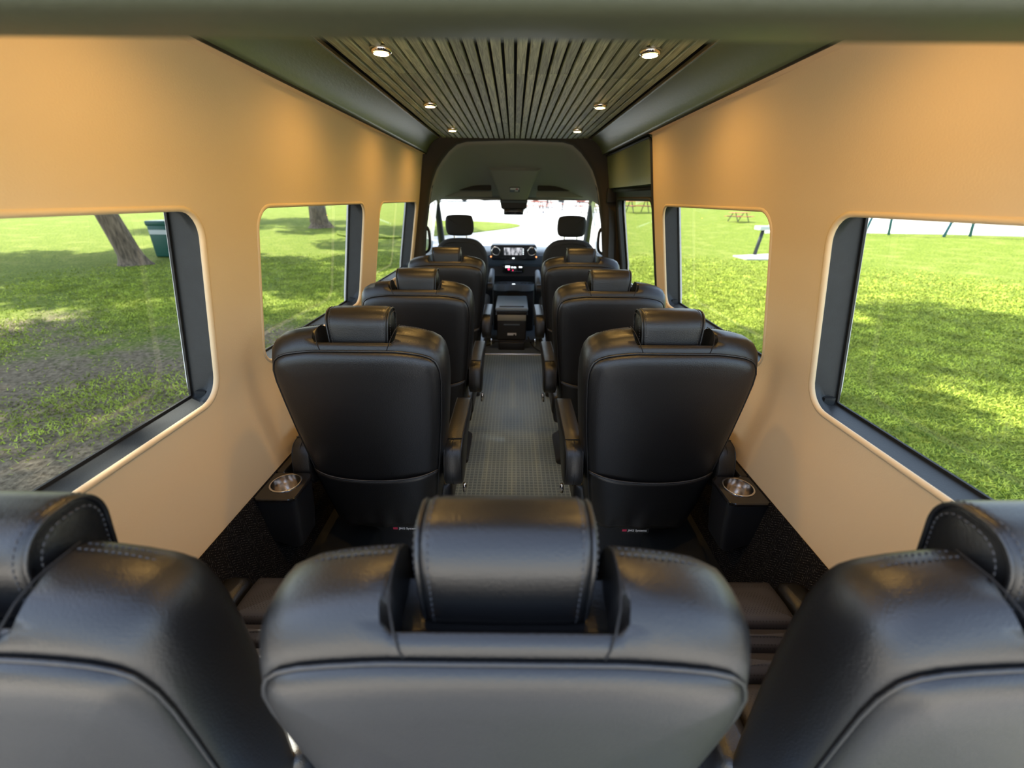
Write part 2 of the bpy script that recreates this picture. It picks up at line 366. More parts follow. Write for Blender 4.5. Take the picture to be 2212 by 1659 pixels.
# ------------------------------------------------------------------ van section
prof = [(-.2, .80), (.615, .83), (.95, .853), (1.47, .755), (1.80, .70), (2.2, .63)]
pz = [p[0] for p in prof]; px = [p[1] for p in prof]
def XW(z):
    # smoothed piecewise profile
    return float(np.mean(np.interp([z - .06, z - .03, z, z + .03, z + .06], pz, px)))
Y0, Y1, YD = .25, 3.70, 2.46       # rear end, arch plane, sliding-door opening on the right
ZB, ZT = .615, 1.80
def slab(side, y0, y1, z0, z1, o0, o1, ny=2, nz=24):
    mb = MB(); zs = np.linspace(z0, z1, nz + 1)
    ring = [(o0, z) for z in zs] + [(o1, z) for z in zs[::-1]]
    R = [[(side * (XW(z) + o), y, z) for o, z in ring] for y in np.linspace(y0, y1, ny + 1)]
    return mb.loft(R).mesh()
def win_outline(y0, y1, z0, z1, r=.07, n=8): return rrect(y0, y1, z0, z1, r, n)
def cutter(side, P):
    R = [[(side * x, a, b) for a, b in P] for x in (.45, 1.3)]
    return MB().loft(R).mesh()
WIN = {-1: [(.31, 1.087), (1.322, 2.302), (2.55, 3.53)], 1: [(.31, 1.078), (1.318, 2.32)]}
WZ = (.965, 1.475)

def structure(o): o['kind'] = 'structure'; return o
sname = {-1: 'left', 1: 'right'}
wnum = 0
for side in (-1, 1):
    yend = Y1 if side < 0 else YD
    me = slab(side, Y0, yend, ZB, ZT, 0, .022)
    me = boolean(me, [cutter(side, win_outline(a, b, *WZ)) for a, b in WIN[side]])
    wall = structure(obj('wall_' + sname[side], me, 'wall', None, True, 32))
    # inward lip along the top of the panel
    mb = MB(); mb.loft([[(side * .702, y, 1.800), (side * .668, y, 1.806), (side * .668, y, 1.812), (side * .702, y, 1.812)] for y in (Y0, Y1 if side < 0 else YD)])
    mb.build('top_lip', 'wall', wall)
    for a, b in WIN[side]:
        P = resample(win_outline(a, b, *WZ), 150)
        MB().tube([(side * (XW(z) + .004), y, z) for y, z in inset(P, .001)], .0075, 8, True).build('window_edging', 'wall', wall, True)
    # carpeted lower side
    R = []
    for y in np.linspace(Y0, Y1, 12):
        R.append([(side * .838, y, .615), (side * .826, y, .622), (side * .822, y, .60), (side * .80, y, .30), (side * .79, y, 0.0), (side * .838, y, 0)])
    bb = structure(MB().loft(R).build('baseboard_' + sname[side], 'carpet', None))
    # windows: reveal, pane, rubber seal
    for a, b in WIN[side]:
        wnum += 1
        root = structure(empty('window_%d' % wnum, (side * (XW(1.2) + .08), (a + b) / 2, WZ[0])))
        off = root.location
        rings = []
        for o_, rr, ins in ((.004, .07, .0015), (.0235, .07, .0015), (.034, .05, .002), (.048, .025, .003), (.065, .012, .004), (.082, .01, .004)):
            P = rrect(a + ins, b - ins, WZ[0] + ins, WZ[1] - ins * .3, rr, 10)
            rings.append([Vector((side * (XW(z) + o_), y, z)) - off for y, z in P])
        MB().loft(rings, True, False, False).build('reveal', 'jamb', root, True, 40)
        Q = P; Q2 = inset(P, .007)
        R1 = [[Vector((side * (XW(z) + .078), y, z)) - off for y, z in Q], [Vector((side * (XW(z) + .078), y, z)) - off for y, z in Q2],
              [Vector((side * (XW(z) + .084), y, z)) - off for y, z in Q2]]
        MB().loft(R1, True, False, False).build('rubber_seal', 'rubber', root, True, 40)
        # pane (thin curved sheet following the side)
        zs = np.linspace(WZ[0] - .03, WZ[1] + .03, 10); v = []; f = []
        for z in zs: v += [Vector((side * (XW(z) + .083), a - .03, z)) - off, Vector((side * (XW(z) + .083), b + .03, z)) - off]
        for i in range(9): f.append((2 * i, 2 * i + 1, 2 * i + 3, 2 * i + 2))
        obj('pane', meshdata('pane', v, f), 'glass', root)
        # folded corner tab of the reveal vinyl
        MB().box(side * .893 - off.x - .012, side * .893 - off.x + .018, b - .018 - off.y, b - .005 - off.y, .003, .026).build('corner_tab', 'jamb', root)

# outer skin (with holes) , roof
def body(side):
    me = slab(side, Y0, 5.0, -.25, 1.98, .088, .098, 3, 30)
    cuts = [cutter(side, win_outline(a - .006, b + .006, WZ[0] - .006, WZ[1] + .012, .02)) for a, b in WIN[side]]
    if side > 0: cuts.append(cutter(side, win_outline(2.60, 3.50, .885, 1.50, .06)))
    cuts.append(cutter(side, win_outline(3.98, 4.90, .93, 1.46, .06)))
    return boolean(me, cuts)
for side in (-1, 1):
    structure(obj('wall_outer_' + sname[side], body(side), 'bodywhite', None, True, 35))
roof = MB(); R = []
for y in (Y0, 5.05):
    R.append([(x, y, 2.03 - .06 * (abs(x) / .78) ** 3) for x in np.linspace(-.79, .79, 15)] + [(x, y, 2.05 - .06 * (abs(x) / .78) ** 3) for x in np.linspace(.79, -.79, 15)])
structure(roof.loft(R).build('ceiling_roof', 'bodywhite', None))

# floor
fl = MB().box(-.82, .82, Y0, 4.13, -.02, 0).build('floor', 'floor'); structure(fl)
fc = MB().box(-.85, .85, 4.13, 5.6, -.03, -.003).build('floor_cab', 'dash'); structure(fc)
st = MB().loft([[(x, 4.125, 0), (x, 4.128, .008), (x, 4.150, .008), (x, 4.153, 0)] for x in (-.6, .6)]).build('trim_1', 'alu'); structure(st)
# wheel-arch boxes along both sides under the cushions
for side in (-1, 1):
    x0, x1 = (.56, .815) if side > 0 else (-.815, -.56)
    o = obj('trim_%d' % (3 + side), rbox(x0, x1, Y0 + .02, 1.75, 0, .22, .02), 'backing', None); structure(o)

# ceiling backing and coves
ceil = structure(MB().box(-.60, .60, Y0, Y1 - .06, 1.932, 1.94).build('ceiling', 'backing'))
def slat_mesh(y0, y1):
    return rbox(-.0148, .0148, y0, y1, 1.911, 1.931, .0016, 1)
joints = [Y0 + .02, 1.03, 1.84, 2.92, Y1 - .075]
PITCH = .0393
segm = [slat_mesh(joints[i] + .0008, joints[i + 1] - .0008) for i in range(4)]
segr = [slat_mesh(joints[i] + .0008 + (.06 if i else 0), joints[i + 1] - .0008 + (.06 if i < 3 else 0)) for i in range(4)]
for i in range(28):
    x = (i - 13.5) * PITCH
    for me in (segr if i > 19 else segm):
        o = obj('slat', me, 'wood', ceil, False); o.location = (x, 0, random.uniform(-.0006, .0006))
for side in (-1, 1):
    R = []
    for y in np.linspace(Y0, Y1 - .03, 30):
        ring = []
        for k in range(13):
            t = k / 12 * pi / 2
            # concave sweep from lower outer edge to the ceiling edge
            x = .668 - .102 * (1 - cos(t)) ; z = 1.806 + .104 * sin(t)
            x2 = .668 + (.566 - .668) * k / 12; z2 = 1.806 + .104 * k / 12
            w = .55
            ring.append((side * (x * w + x2 * (1 - w)), y, z * w + z2 * (1 - w)))
        R.append(ring)
    mb = MB(); mb.loft(R, False); me = mb.mesh()
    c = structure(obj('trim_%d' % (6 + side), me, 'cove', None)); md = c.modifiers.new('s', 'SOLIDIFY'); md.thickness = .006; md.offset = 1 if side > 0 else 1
    MB().loft([[(side * .668, y, 1.800), (side * .672, y, 1.800), (side * .672, y, 1.808), (side * .668, y, 1.808)] for y in (Y0, Y1 - .04)]).build('shadow_gap', 'rubber', c)
    MB().loft([[(side * .566, y, 1.905), (side * .5625, y, 1.905), (side * .5625, y, 1.915), (side * .566, y, 1.915)] for y in (Y0, Y1 - .06)]).build('edge_strip', 'alu', c)

# header over the rear door opening (near the camera)
hd = structure(obj('trim_10', rbox(-.90, .90, .275, .335, 1.5895, 2.0, .012, 3), 'header', None))
# rear pillars closing the sides at the very back (outside the frame)
# arch at the cab
def arch_inner(n=60):
    pts = [(-.775, 0), (-.775, .6), (-.772, 1.0), (-.735, 1.28), (-.70, 1.44), (-.668, 1.586), (-.61, 1.713), (-.54, 1.80), (-.47, 1.866), (-.40, 1.893), (0, 1.906),
           (.40, 1.893), (.47, 1.866), (.54, 1.80), (.61, 1.713), (.668, 1.586), (.70, 1.44), (.735, 1.28), (.772, 1.0), (.775, .6), (.775, 0)]
    return resample(pts, n, False)
def arch_outer(n=60):
    pts = [(-.93, 0), (-.93, .6), (-.93, 1.0), (-.90, 1.28), (-.86, 1.44), (-.82, 1.586), (-.80, 1.72), (-.74, 1.86), (-.66, 1.95), (-.50, 1.98), (0, 1.985),
           (.50, 1.98), (.66, 1.95), (.74, 1.86), (.80, 1.72), (.82, 1.586), (.86, 1.44), (.90, 1.28), (.93, 1.0), (.93, .6), (.93, 0)]
    return resample(pts, n, False)
Ai = arch_inner(); Ao = arch_outer()
R = [[(p[0], Y1 - .09, p[1]) for p in Ao]]
for t, y in ((.06, Y1 - .10), (.55, Y1 - .095), (.85, Y1 - .085), (.97, Y1 - .06), (1.0, Y1 - .02), (1.0, Y1 + .06)):
    R.append([(Ao[i][0] * (1 - t) + Ai[i][0] * t, y, Ao[i][1] * (1 - t) + Ai[i][1] * t) for i in range(60)])
R.append([(p[0], Y1 + .06, p[1]) for p in Ao])
structure(MB().loft(R, False).build('door_frame_cab', 'arch', None, True, 50))
# headliner: from the arch down to the windscreen header
S = np.linspace(0, 1, 41)
top = [p for p in resample([(-.70, 1.44), (-.668, 1.586), (-.61, 1.713), (-.54, 1.80), (-.47, 1.866), (-.40, 1.893), (0, 1.906), (.40, 1.893), (.47, 1.866), (.54, 1.80), (.61, 1.713), (.668, 1.586), (.70, 1.44)], 41, False)]
R = []
for t in np.linspace(0, 1, 14):
    y = Y1 - .01 + t * 1.42; ring = []
    for i, (x, z) in enumerate(top):
        s = S[i] * 2 - 1; xe = s * .86; ze = 1.497
        k = t ** 1.25
        kk = t ** .8
        # edges stay out, middle sinks to the header
        ring.append((x * (1 - kk) + xe * kk - 0, y, z * (1 - k) + ze * k))
    R.append(ring)
me = MB().loft(R, False).mesh()
hl = structure(obj('ceiling_cab', me, 'headliner', None)); md = hl.modifiers.new('s', 'SOLIDIFY'); md.thickness = .01; md.offset = 0

# right sliding door: upholstered inner panel, window, seal, rail recess
me = boolean(slab(1, YD - .02, Y1 - .05, .2, 1.86, .045, .07, 2, 24), [cutter(1, win_outline(2.60, 3.50, .885, 1.50, .06))])
dr = structure(empty('door_1', (.85, YD, 0))); off = dr.location
def shift(me, off):
    me.transform(Matrix.Translation(-Vector(off))); return me
obj('inner_panel', shift(me, off), 'jamb', dr, True, 35)
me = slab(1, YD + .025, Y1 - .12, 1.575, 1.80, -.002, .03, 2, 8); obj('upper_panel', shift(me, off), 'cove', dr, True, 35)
me = slab(1, YD + .06, Y1 - .16, 1.548, 1.566, .02, .05, 2, 2); obj('rail', shift(me, off), 'rubber', dr)
zs = np.linspace(.86, 1.53, 8); v = []; f = []
for z in zs: v += [Vector((XW(z) + .08, 2.57, z)) - off, Vector((XW(z) + .08, 3.53, z)) - off]
for i in range(7): f.append((2 * i, 2 * i + 1, 2 * i + 3, 2 * i + 2))
obj('pane', meshdata('pane', v, f), 'glass', dr)
P = resample(win_outline(2.60, 3.50, .885, 1.50, .06), 100)
MB().tube([Vector((XW(z) + .042, y, z)) - off for y, z in P], .012, 8, True).build('window_seal', 'rubber', dr, True)
# seal that rims the door opening
pa = [(XW(z) - .003, YD + .008, z) for z in np.linspace(.05, 1.72, 30)] + [(XW(1.75 + .04 * sin(t)) - .004, YD + .05 - .042 * cos(t), 1.755 + .04 * sin(t)) for t in np.linspace(0, pi / 2, 8)] + [(XW(1.796) - .004, y, 1.796) for y in np.linspace(YD + .08, Y1 - .11, 10)]
structure(MB().tube(pa, .007, 8).build('trim_12', 'rubber', None, True))
# ------------------------------------------------------------------ downlights
def downlight():
    r = empty('ceiling_downlight'); tag(r, 'x', 'ceiling light')
    MB().lathe([(.033, .010), (.034, .002), (.031, -.005), (.027, -.007), (.024, -.006), (.0235, .0), (.0235, .01)], (0, 0, 0), 32).build('bezel', 'chrome', r, True, 60)
    MB().lathe([(.0001, -.004), (.012, -.0045), (.023, -.003)], (0, 0, -.006), 28).build('lens', 'lampglow', r, True)
    ld = bpy.data.lights.new('downlight_lamp', 'SPOT'); ld.energy = LAMP_W; ld.color = (1.0, .57, .15); ld.spot_size = radians(158); ld.spot_blend = 1.0; ld.shadow_soft_size = .022
    lo = bpy.data.objects.new('lamp', ld); COL.objects.link(lo); lo.parent = r; lo.location = (0, 0, -.016)
    return r
dl0 = None; names = {1.565: 'nearest', 2.37: 'middle', 3.16: 'farthest'}
for yy in (.78, 1.565, 2.37, 3.16):
    for s in (-1, 1):
        o = dl0 if dl0 is None else None
        if dl0 is None: dl0 = downlight(); o = dl0
        else: o = copy_tree(dl0)
        o.location = (s * .4085, yy, 1.906); o['group'] = 'ceiling downlights'
        o['label'] = ('glowing chrome-rimmed round downlight in the slatted ceiling, %s on the %s side' % (names[yy], sname[s])) if yy > 1 else 'round downlight in the ceiling on the %s, hidden above the rear header' % sname[s]

# ------------------------------------------------------------------ passenger seats
def shear(x, y, z, k=.115, z0=1.09): return (x, y + (z0 - z) * k, z)
HW = [(.36, .190), (.50, .214), (.67, .238), (.80, .255), (.95, .270), (1.02, .273), (1.06, .268)]
def hw(z): return float(np.interp(z, [h[0] for h in HW], [h[1] for h in HW]))
def back_outline():
    right = [(hw(z), z) for z in (.40, .45, .50, .60, .70, .80, .90, .98, 1.03, 1.06)]
    # rounded shoulder
    c = [(.262, 1.085), (.248, 1.105), (.224, 1.119), (.19, 1.128), (.155, 1.134)]
    topx = [.1275, .119, .115, .113, .112, .109, .10, .08, .04]
    t = [(x, 1.137) for x in topx]
    bot = [(.0, .362), (.08, .362), (.14, .364), (.175, .372)]
    R = bot + right + c + t + [(0, 1.137)]
    L = [(-x, z) for x, z in R[::-1]][1:-1]
    return np.array(R + L)
O_ = back_outline()
def notch(x):
    return 0.0
def notch_d(x):
    a = abs(x); return .062 * float(np.clip((.1185 - a) / .0035, 0, 1))
A_ = np.array([(x, z - (notch(x) if z > 1.0 else 0)) for x, z in O_])
def panel_outline():
    B = []
    for x, z in O_:
        if z > 1.0:
            B.append((x * (1 - .016 / .26 - .030 * (z - 1) / .137), 1.0 + (z - 1.0) * (1.083 - 1.0) / .137))
        elif z < .5: B.append((x * .93, z + .02 * (0.5 - z) / .1))
        else: B.append((x * (1 - .016 / .26), z))
    return np.array(B)
B_ = panel_outline()
def seat_back(root, lab=True):
    rings = []
    def ring(P, y): return [shear(x, y, z) for x, z in P]
    cA = np.array([0, .8])
    for s in (.02, .4, .75): rings.append(ring(cA + (B_ - cA) * s, .012))
    def notched(P, k): return np.array([(x, z - (k * notch_d(x) if z > 1.0 else 0)) for x, z in P])
    for t, y, k in ((0, .010, 0), (0, .0, 0), (.22, .003, 0), (.40, .009, .04), (.55, .015, .14), (.66, .021, .36), (.76, .027, .75), (.85, .034, 1.0), (.93, .046, 1.12), (1, .064, 1.15), (1, .082, 1.1)):
        rings.append(ring(notched(B_ * (1 - t) + A_ * t, k), y))
    A2 = A_.copy()
    for ins, y in ((.003, .098), (.012, .112), (.028, .122)):
        q = notched(inset(A_, ins), .9); rings.append(ring(q, y))
    q = notched(inset(A_, .028), .9)
    for s in (.8, .5, .2, .02): rings.append(ring(cA + (q - cA) * s, .122 + .012 * (1 - s)))
    sh = MB().loft(rings).build('backrest', 'leather', root, True, 50)
    # rear panel
    rings = []; cB = np.array([0, .80])
    Pn = inset(B_, .0025)
    prof_ = ((0, .004), (0, -.003), (.0025, -.0085), (.008, -.0135), (.018, -.0185), (.034, -.0225))
    for ins, y in prof_: rings.append(ring(inset(Pn, ins), y))
    q = inset(Pn, .034)
    for s in (.85, .65, .4, .2, .02): rings.append(ring(cB + (q - cB) * s, -.0225 - .010 * (1 - s ** 2)))
    MB().loft(rings).build('rear_panel', 'leather', root, True, 60)
    MB().tube([shear(x, -.0035, z) for x, z in inset(B_, .0005)], .0030, 6, True).build('piping', 'leather_side', root, True)
    # seams beside the headrest notch
    for s in (-1, 1):
        pth = []
        for t, y in ((0, 0.0), (.22, .003), (.5, .013), (.78, .029), (.93, .046), (1, .064), (1, .082), (1, .1)):
            x = s * .1195; zo = 1.137; zb = 1.083
            pth.append(Vector(shear(x * (1 - (1 - t) * .046 / .26), y - .0002, zb * (1 - t) + zo * t + .0003)))
        MB().tube(pth, .0013, 6).build('seam', 'seamdark', root, True)
    # stitching along the front crest
    for s in (-1, 1):
        for dy, dz in ((.090, .0008), (.101, -.003)):
            pth = [shear(s * x, dy, z + dz) for x, z in ((.125, 1.137), (.15, 1.134), (.185, 1.128), (.216, 1.119), (.238, 1.105), (.252, 1.085))]
            o = stitches(pth).build('stitching', 'thread', root); o['kind'] = 'stuff'
    # map pocket
    mb = MB(); nu, nv = 28, 14; v = []; f = []
    for j in range(nv + 1):
        t = j / nv
        for i in range(nu + 1):
            u = i / nu * 2 - 1
            ztop = .632 - .030 * (1 - u * u) ; zbot = .374
            z = ztop * (1 - t) + zbot * t
            w = hw(z) * .945 - .004
            wr = .0035 * sin(u * 9 + t * 5) * (t ** 3) + .003 * sin(u * 17 - 2) * t ** 4
            y = -.031 - .011 * (1 - abs(u) ** 3) + .022 * abs(u) ** 6 + wr + .004 * t
            v.append(shear(u * w, y, z))
    for j in range(nv):
        for i in range(nu):
            a = j * (nu + 1) + i; f.append((a, a + 1, a + nu + 2, a + nu + 1))
    me = meshdata('pocket', v, f); pk = obj('pocket', me, 'leather', root); md = pk.modifiers.new('s', 'SOLIDIFY'); md.thickness = .003
    hem = [Vector(v[i]) + Vector((0, -.001, 0)) for i in range(nu + 1)]
    MB().tube(hem, .0032, 6).build('hem', 'leather_side', pk, True)
    MB().tube([Vector(v[2 * (nu + 1) + i]) + Vector((0, -.0012, .003)) for i in range(nu + 1)], .0007, 4).build('hem_seam', 'thread', pk, True)
    return sh
def headrest(root, z0=1.076, z1=1.176, y0=.048, W=.208):
    hr = empty('headrest', (0, 0, 0), 0, root)
    raw = [(y0, z0), (y0 + .100, z0 + .004), (y0 + .108, z1 - .006), (y0 + .008, z1)]
    P = []
    for (ca, cb, q, t0) in ((.60, .60, .40, 0), (.42, .58, .42, pi / 2), (.16, .16, .16, pi), (.84, .16, .16, 3 * pi / 2)):
        for k in range(9): t = t0 + pi / 2 * k / 8; P.append((ca + q * cos(t), cb + q * sin(t)))
    P = [((y0 + .010 * b) + a * .100, z0 + b * (z1 - z0)) for a, b in P]
    P = resample(P, 64)
    h = W / 2; f = lambda a, b, d: (d * (1 - .075 * (z1 - b) / (z1 - z0)), a, b)
    MB_ = pillow(P, [(.010, -h + .010), (.0065, -h + .0095), (.006, -h + .0105), (.002, -h + .013), (.0, -h + .018), (-.0012, -h + .03), (-.0022, 0), (-.0012, h - .03), (.0, h - .018), (.002, h - .013), (.006, h - .0105), (.0065, h - .0095), (.010, h - .010)], f, 5, -.010, .010)
    MB_.build('cushion', 'leather', hr, True)
    for s in (-1, 1):
        MB().tube([f(a, b, s * (h - .0085)) for a, b in inset(P, .0035)], .0030, 6, True).build('piping', 'leather_side', hr, True)
        for xx in (h - .0205, h - .0025):
            ins = -.0006 if xx < h - .01 else .0135
            q = inset(P, ins); pth = [f(a, b, s * xx) for a, b in q]; pth.append(pth[0])
            o = stitches(pth).build('stitching', 'thread', hr); o['kind'] = 'stuff'
    for s in (-1, 1):
        MB().disc((s * .05, y0 + .05, z0 - .06), (0, 0, 1), .006, .006, .08, 12).build('post', 'chrome', hr, True, 50)
    return hr
def cushion_set(root, zc=.50, y0=.16, y1=.62):
    prof2 = [(.0, -.10), (.0, -.03), (.004, -.012), (.012, -.003), (.024, 0)]
    def pad(x0, x1, ya, yb, m, nm, r=.02, dz=0):
        P = resample(rrect(x0, x1, ya, yb, r, 5), 48)
        f = lambda a, b, d: (a, b, zc + d + dz - .014 * (max(0, b - (y1 - .10)) / .10) ** 2)
        pillow(P, prof2, f, 4, 0, .004).build(nm, m, root, True, 60)
    ys = [y0, y0 + .17, y0 + .24, y1 - .15, y1]
    for i in range(4): pad(-.145, .145, ys[i] + .0008, ys[i + 1] - .0008, 'perf', 'cushion_pad', .012)
    for s in (-1, 1):
        a, b = sorted((s * .147, s * .238)); pad(a, b, y0, y1 - .01, 'leather_side', 'bolster', .028, .008)
    obj('cushion_base', rbox(-.225, .225, y0 + .01, y1 - .03, zc - .16, zc - .09, .02), 'plastic', root)
def arm(root, s):
    P = [(.465, .705), (.45, .716), (.40, .718), (.12, .716), (.085, .712), (.062, .695), (.048, .655), (.040, .61), (.045, .575), (.062, .553), (.09, .545), (.13, .550), (.165, .575), (.20, .620), (.26, .650), (.40, .664), (.455, .672), (.468, .69)]
    P = resample(smooth_corners(P, 1), 70); P = P[::1]
    # make it CCW
    ar = sum(P[i][0] * P[(i + 1) % 70][1] - P[(i + 1) % 70][0] * P[i][1] for i in range(70))
    if ar < 0: P = P[::-1]
    a_ = empty('armrest', (0, 0, 0), 0, root); x0 = s * .265; h = .034
    f = lambda a, b, d: (x0 + d, a, b)
    pillow(P, [(.012, -h), (.004, -h + .003), (0, -h + .009), (-.0008, 0), (0, h - .009), (.004, h - .003), (.012, h)], f, 3, -.002, .002).build('pad', 'leather_side', a_, True, 60)
    for sx in (-1, 1): MB().tube([f(a, b, sx * (h - .0055)) for a, b in inset(P, .0012)], .0018, 5, True).build('piping', 'leather_side', a_, True)
    rear = [(.110, .7170), (.085, .7125), (.064, .6965), (.049, .655), (.0405, .61), (.045, .575), (.062, .553)]
    MB().tube([f(a - .0006, b + .0003, 0) for a, b in smooth_path(rear)], .0011, 5).build('seam', 'seamdark', a_, True)
    MB().tube([f(.112, .7165, -.03), f(.110, .7172, -.015), f(.109, .7174, 0), f(.110, .7172, .015), f(.112, .7165, .03)], .0016, 5).build('seam', 'seamdark', a_, True)
    MB().disc((x0 - s * .03, .12, .60), (-s, 0, 0), .028, .026, .02, 20).build('pivot', 'plastic', a_, True, 50)
    return a_
def smooth_path(P): 
    P = np.array(P); 
    for _ in range(2):
        Q = [P[0]]
        for i in range(len(P) - 1): Q += [P[i] * .75 + P[i + 1] * .25, P[i] * .25 + P[i + 1] * .75]
        Q.append(P[-1]); P = np.array(Q)
    return P
def text_mesh(txt, size):
    cu = bpy.data.curves.new('t', 'FONT'); cu.body = txt; cu.size = size; cu.align_x = 'LEFT'; cu.extrude = .0002; cu.offset = size * .02
    o = bpy.data.objects.new('t', cu); COL.objects.link(o); bpy.context.view_layer.update()
    me = bpy.data.meshes.new_from_object(o.evaluated_get(bpy.context.evaluated_depsgraph_get())); bpy.data.objects.remove(o); return me
def passenger_seat(name='captain_chair', arms=True, tagged=False):
    root = empty(name)
    seat_back(root); headrest(root, 1.074 if arms else 1.062, 1.188 if arms else 1.177); cushion_set(root, .47 if arms else .525, .15, .62 if arms else .60)
    if arms:
        for s in (-1, 1): arm(root, s)
        MB().tube([(.292, .13, .47), (.297, .11, .50), (.298, .10, .53)], [.006, .008, .006], 8).build('recline_lever', 'chrome', root, True)
        MB().tube([(-.292, .13, .47), (-.297, .11, .50), (-.298, .10, .53)], [.006, .008, .006], 8).build('recline_lever', 'chrome', root, True)
    # pedestal
    mb = MB(); mb.loft([[(x, y, z) for x, y in rrect(-w, w, .20, .55, .03, 4)] for w, z in ((.19, 0), (.19, .02), (.15, .05), (.15, .28), (.20, .33))])
    mb.build('pedestal', 'plastic', root, True, 40)
    MB().box(-.19, .19, .19, .30, .30, .42).build('back_bracket', 'plastic', root)
    return root
seat_rows = [('rear', 1.165), ('middle', 1.947), ('front', 2.90)]
proto = passenger_seat()
k = 0
for rn, yy in seat_rows:
    for s in (-1, 1):
        o = proto if k == 0 else copy_tree(proto); k += 1
        o.location = ((s * .463 if rn != 'rear' else (-.474 if s < 0 else .484)), yy, 0)
        d = {'rear': 'nearest of three', 'middle': 'second of three', 'front': 'just behind the cab'}[rn]
        tag(o, 'black leather captain chair %s of the aisle, %s' % (sname[s], d), 'seat', 'captain chairs along the aisle')
        rear_seats = [q for q in (rear_seats if k > 1 else [])] + ([(s, o)] if rn == 'rear' else [])
for s, o in rear_seats:
    # maker's tag under the pocket
    t = empty('seat_tag', (0, 0, 0), 0, o); xx = -.035 if s > 0 else .05
    yb = .060; zb = .338
    MB().box(xx - .03, xx + .075, yb + .0005, yb + .0015, zb - .004, zb + .022).build('backing', 'rubber', t)
    te = obj('lettering', text_mesh('JMG Systems', .0135), 'white_print', t, False); te.location = (xx - .005, yb, zb + .004); te.rotation_euler = (pi / 2, 0, 0)
    MB().box(xx - .027, xx - .010, yb - .0006, yb, zb + .004, zb + .014).build('red_mark', 'red_print', t)
    if s < 0: MB().box(xx + .078, xx + .080, yb - .0006, yb, zb - .002, zb + .018).build('white_bar', 'white_print', t)
bench = passenger_seat('bench_seat', False)
for i, (x, lab) in enumerate(((-.006, 'middle black leather rear seat in the near foreground, seen from behind'), (-.594, 'black leather rear seat at the left edge of the foreground, cut off by the frame'), (.608, 'black leather rear seat at the right edge of the foreground, cut off by the frame'))):
    o = bench if i == 0 else copy_tree(bench)
    if i: o.scale = (.88, 1, 1)
    o.location = (x, .262, .003); tag(o, lab, 'seat', 'rear row seats')

# ------------------------------------------------------------------ cup holder consoles
def console(s):
    r = empty('cup_holder_console', (s * .768, 1.268, .39))
    # body
    rings = []
    for z, xin, yn in ((.615 - .40, .072, -.205), (.50 - .40, .062, -.20), (.41 - .40, .048, -.192)):
        P = rrect(-xin, .062, yn, -.072, .018, 4)
        rings.append([(-s * -1 * a if s > 0 else -a, b, z + (-.0 if z > .1 else (.03 * (a > 0)))) for a, b in P])
    MB().loft(rings, True, False, True).build('body', 'plastic', r, True, 50)
    P = resample(rrect(-.076, .064, -.212, -.068, .022, 5), 60)
    me = pillow(P, [(.003, .2155), (.0, .2185), (.0, .226), (.003, .229)], lambda a, b, d: (a * s, b, d), 2).mesh()
    cut = MB().disc((s * -.008, -.128, .1), (0, 0, 1), .0455, .0455, .2, 40).mesh()
    me = boolean(me, [cut]); obj('top', me, 'plastic_gloss', r, True, 35)
    cy = -.128; cx_ = s * -.008
    MB().lathe([(.0505, .2292), (.0505, .2312), (.049, .2324), (.0455, .2318), (.0448, .228), (.0435, .20), (.042, .165), (.038, .160), (.001, .160)], (cx_, cy, 0), 48).build('cup_insert', 'steel', r, True, 50)
    obj('side_ledge', rbox(*sorted((s * .028, s * .062)), -.067, .44, .17, .229, .006), 'plastic_gloss', r)
    tag(r, 'black cup holder console with a polished steel cup on the %s wall' % sname[s], 'cup holder', 'cup holder consoles'); return r
for s in (-1, 1): console(s)

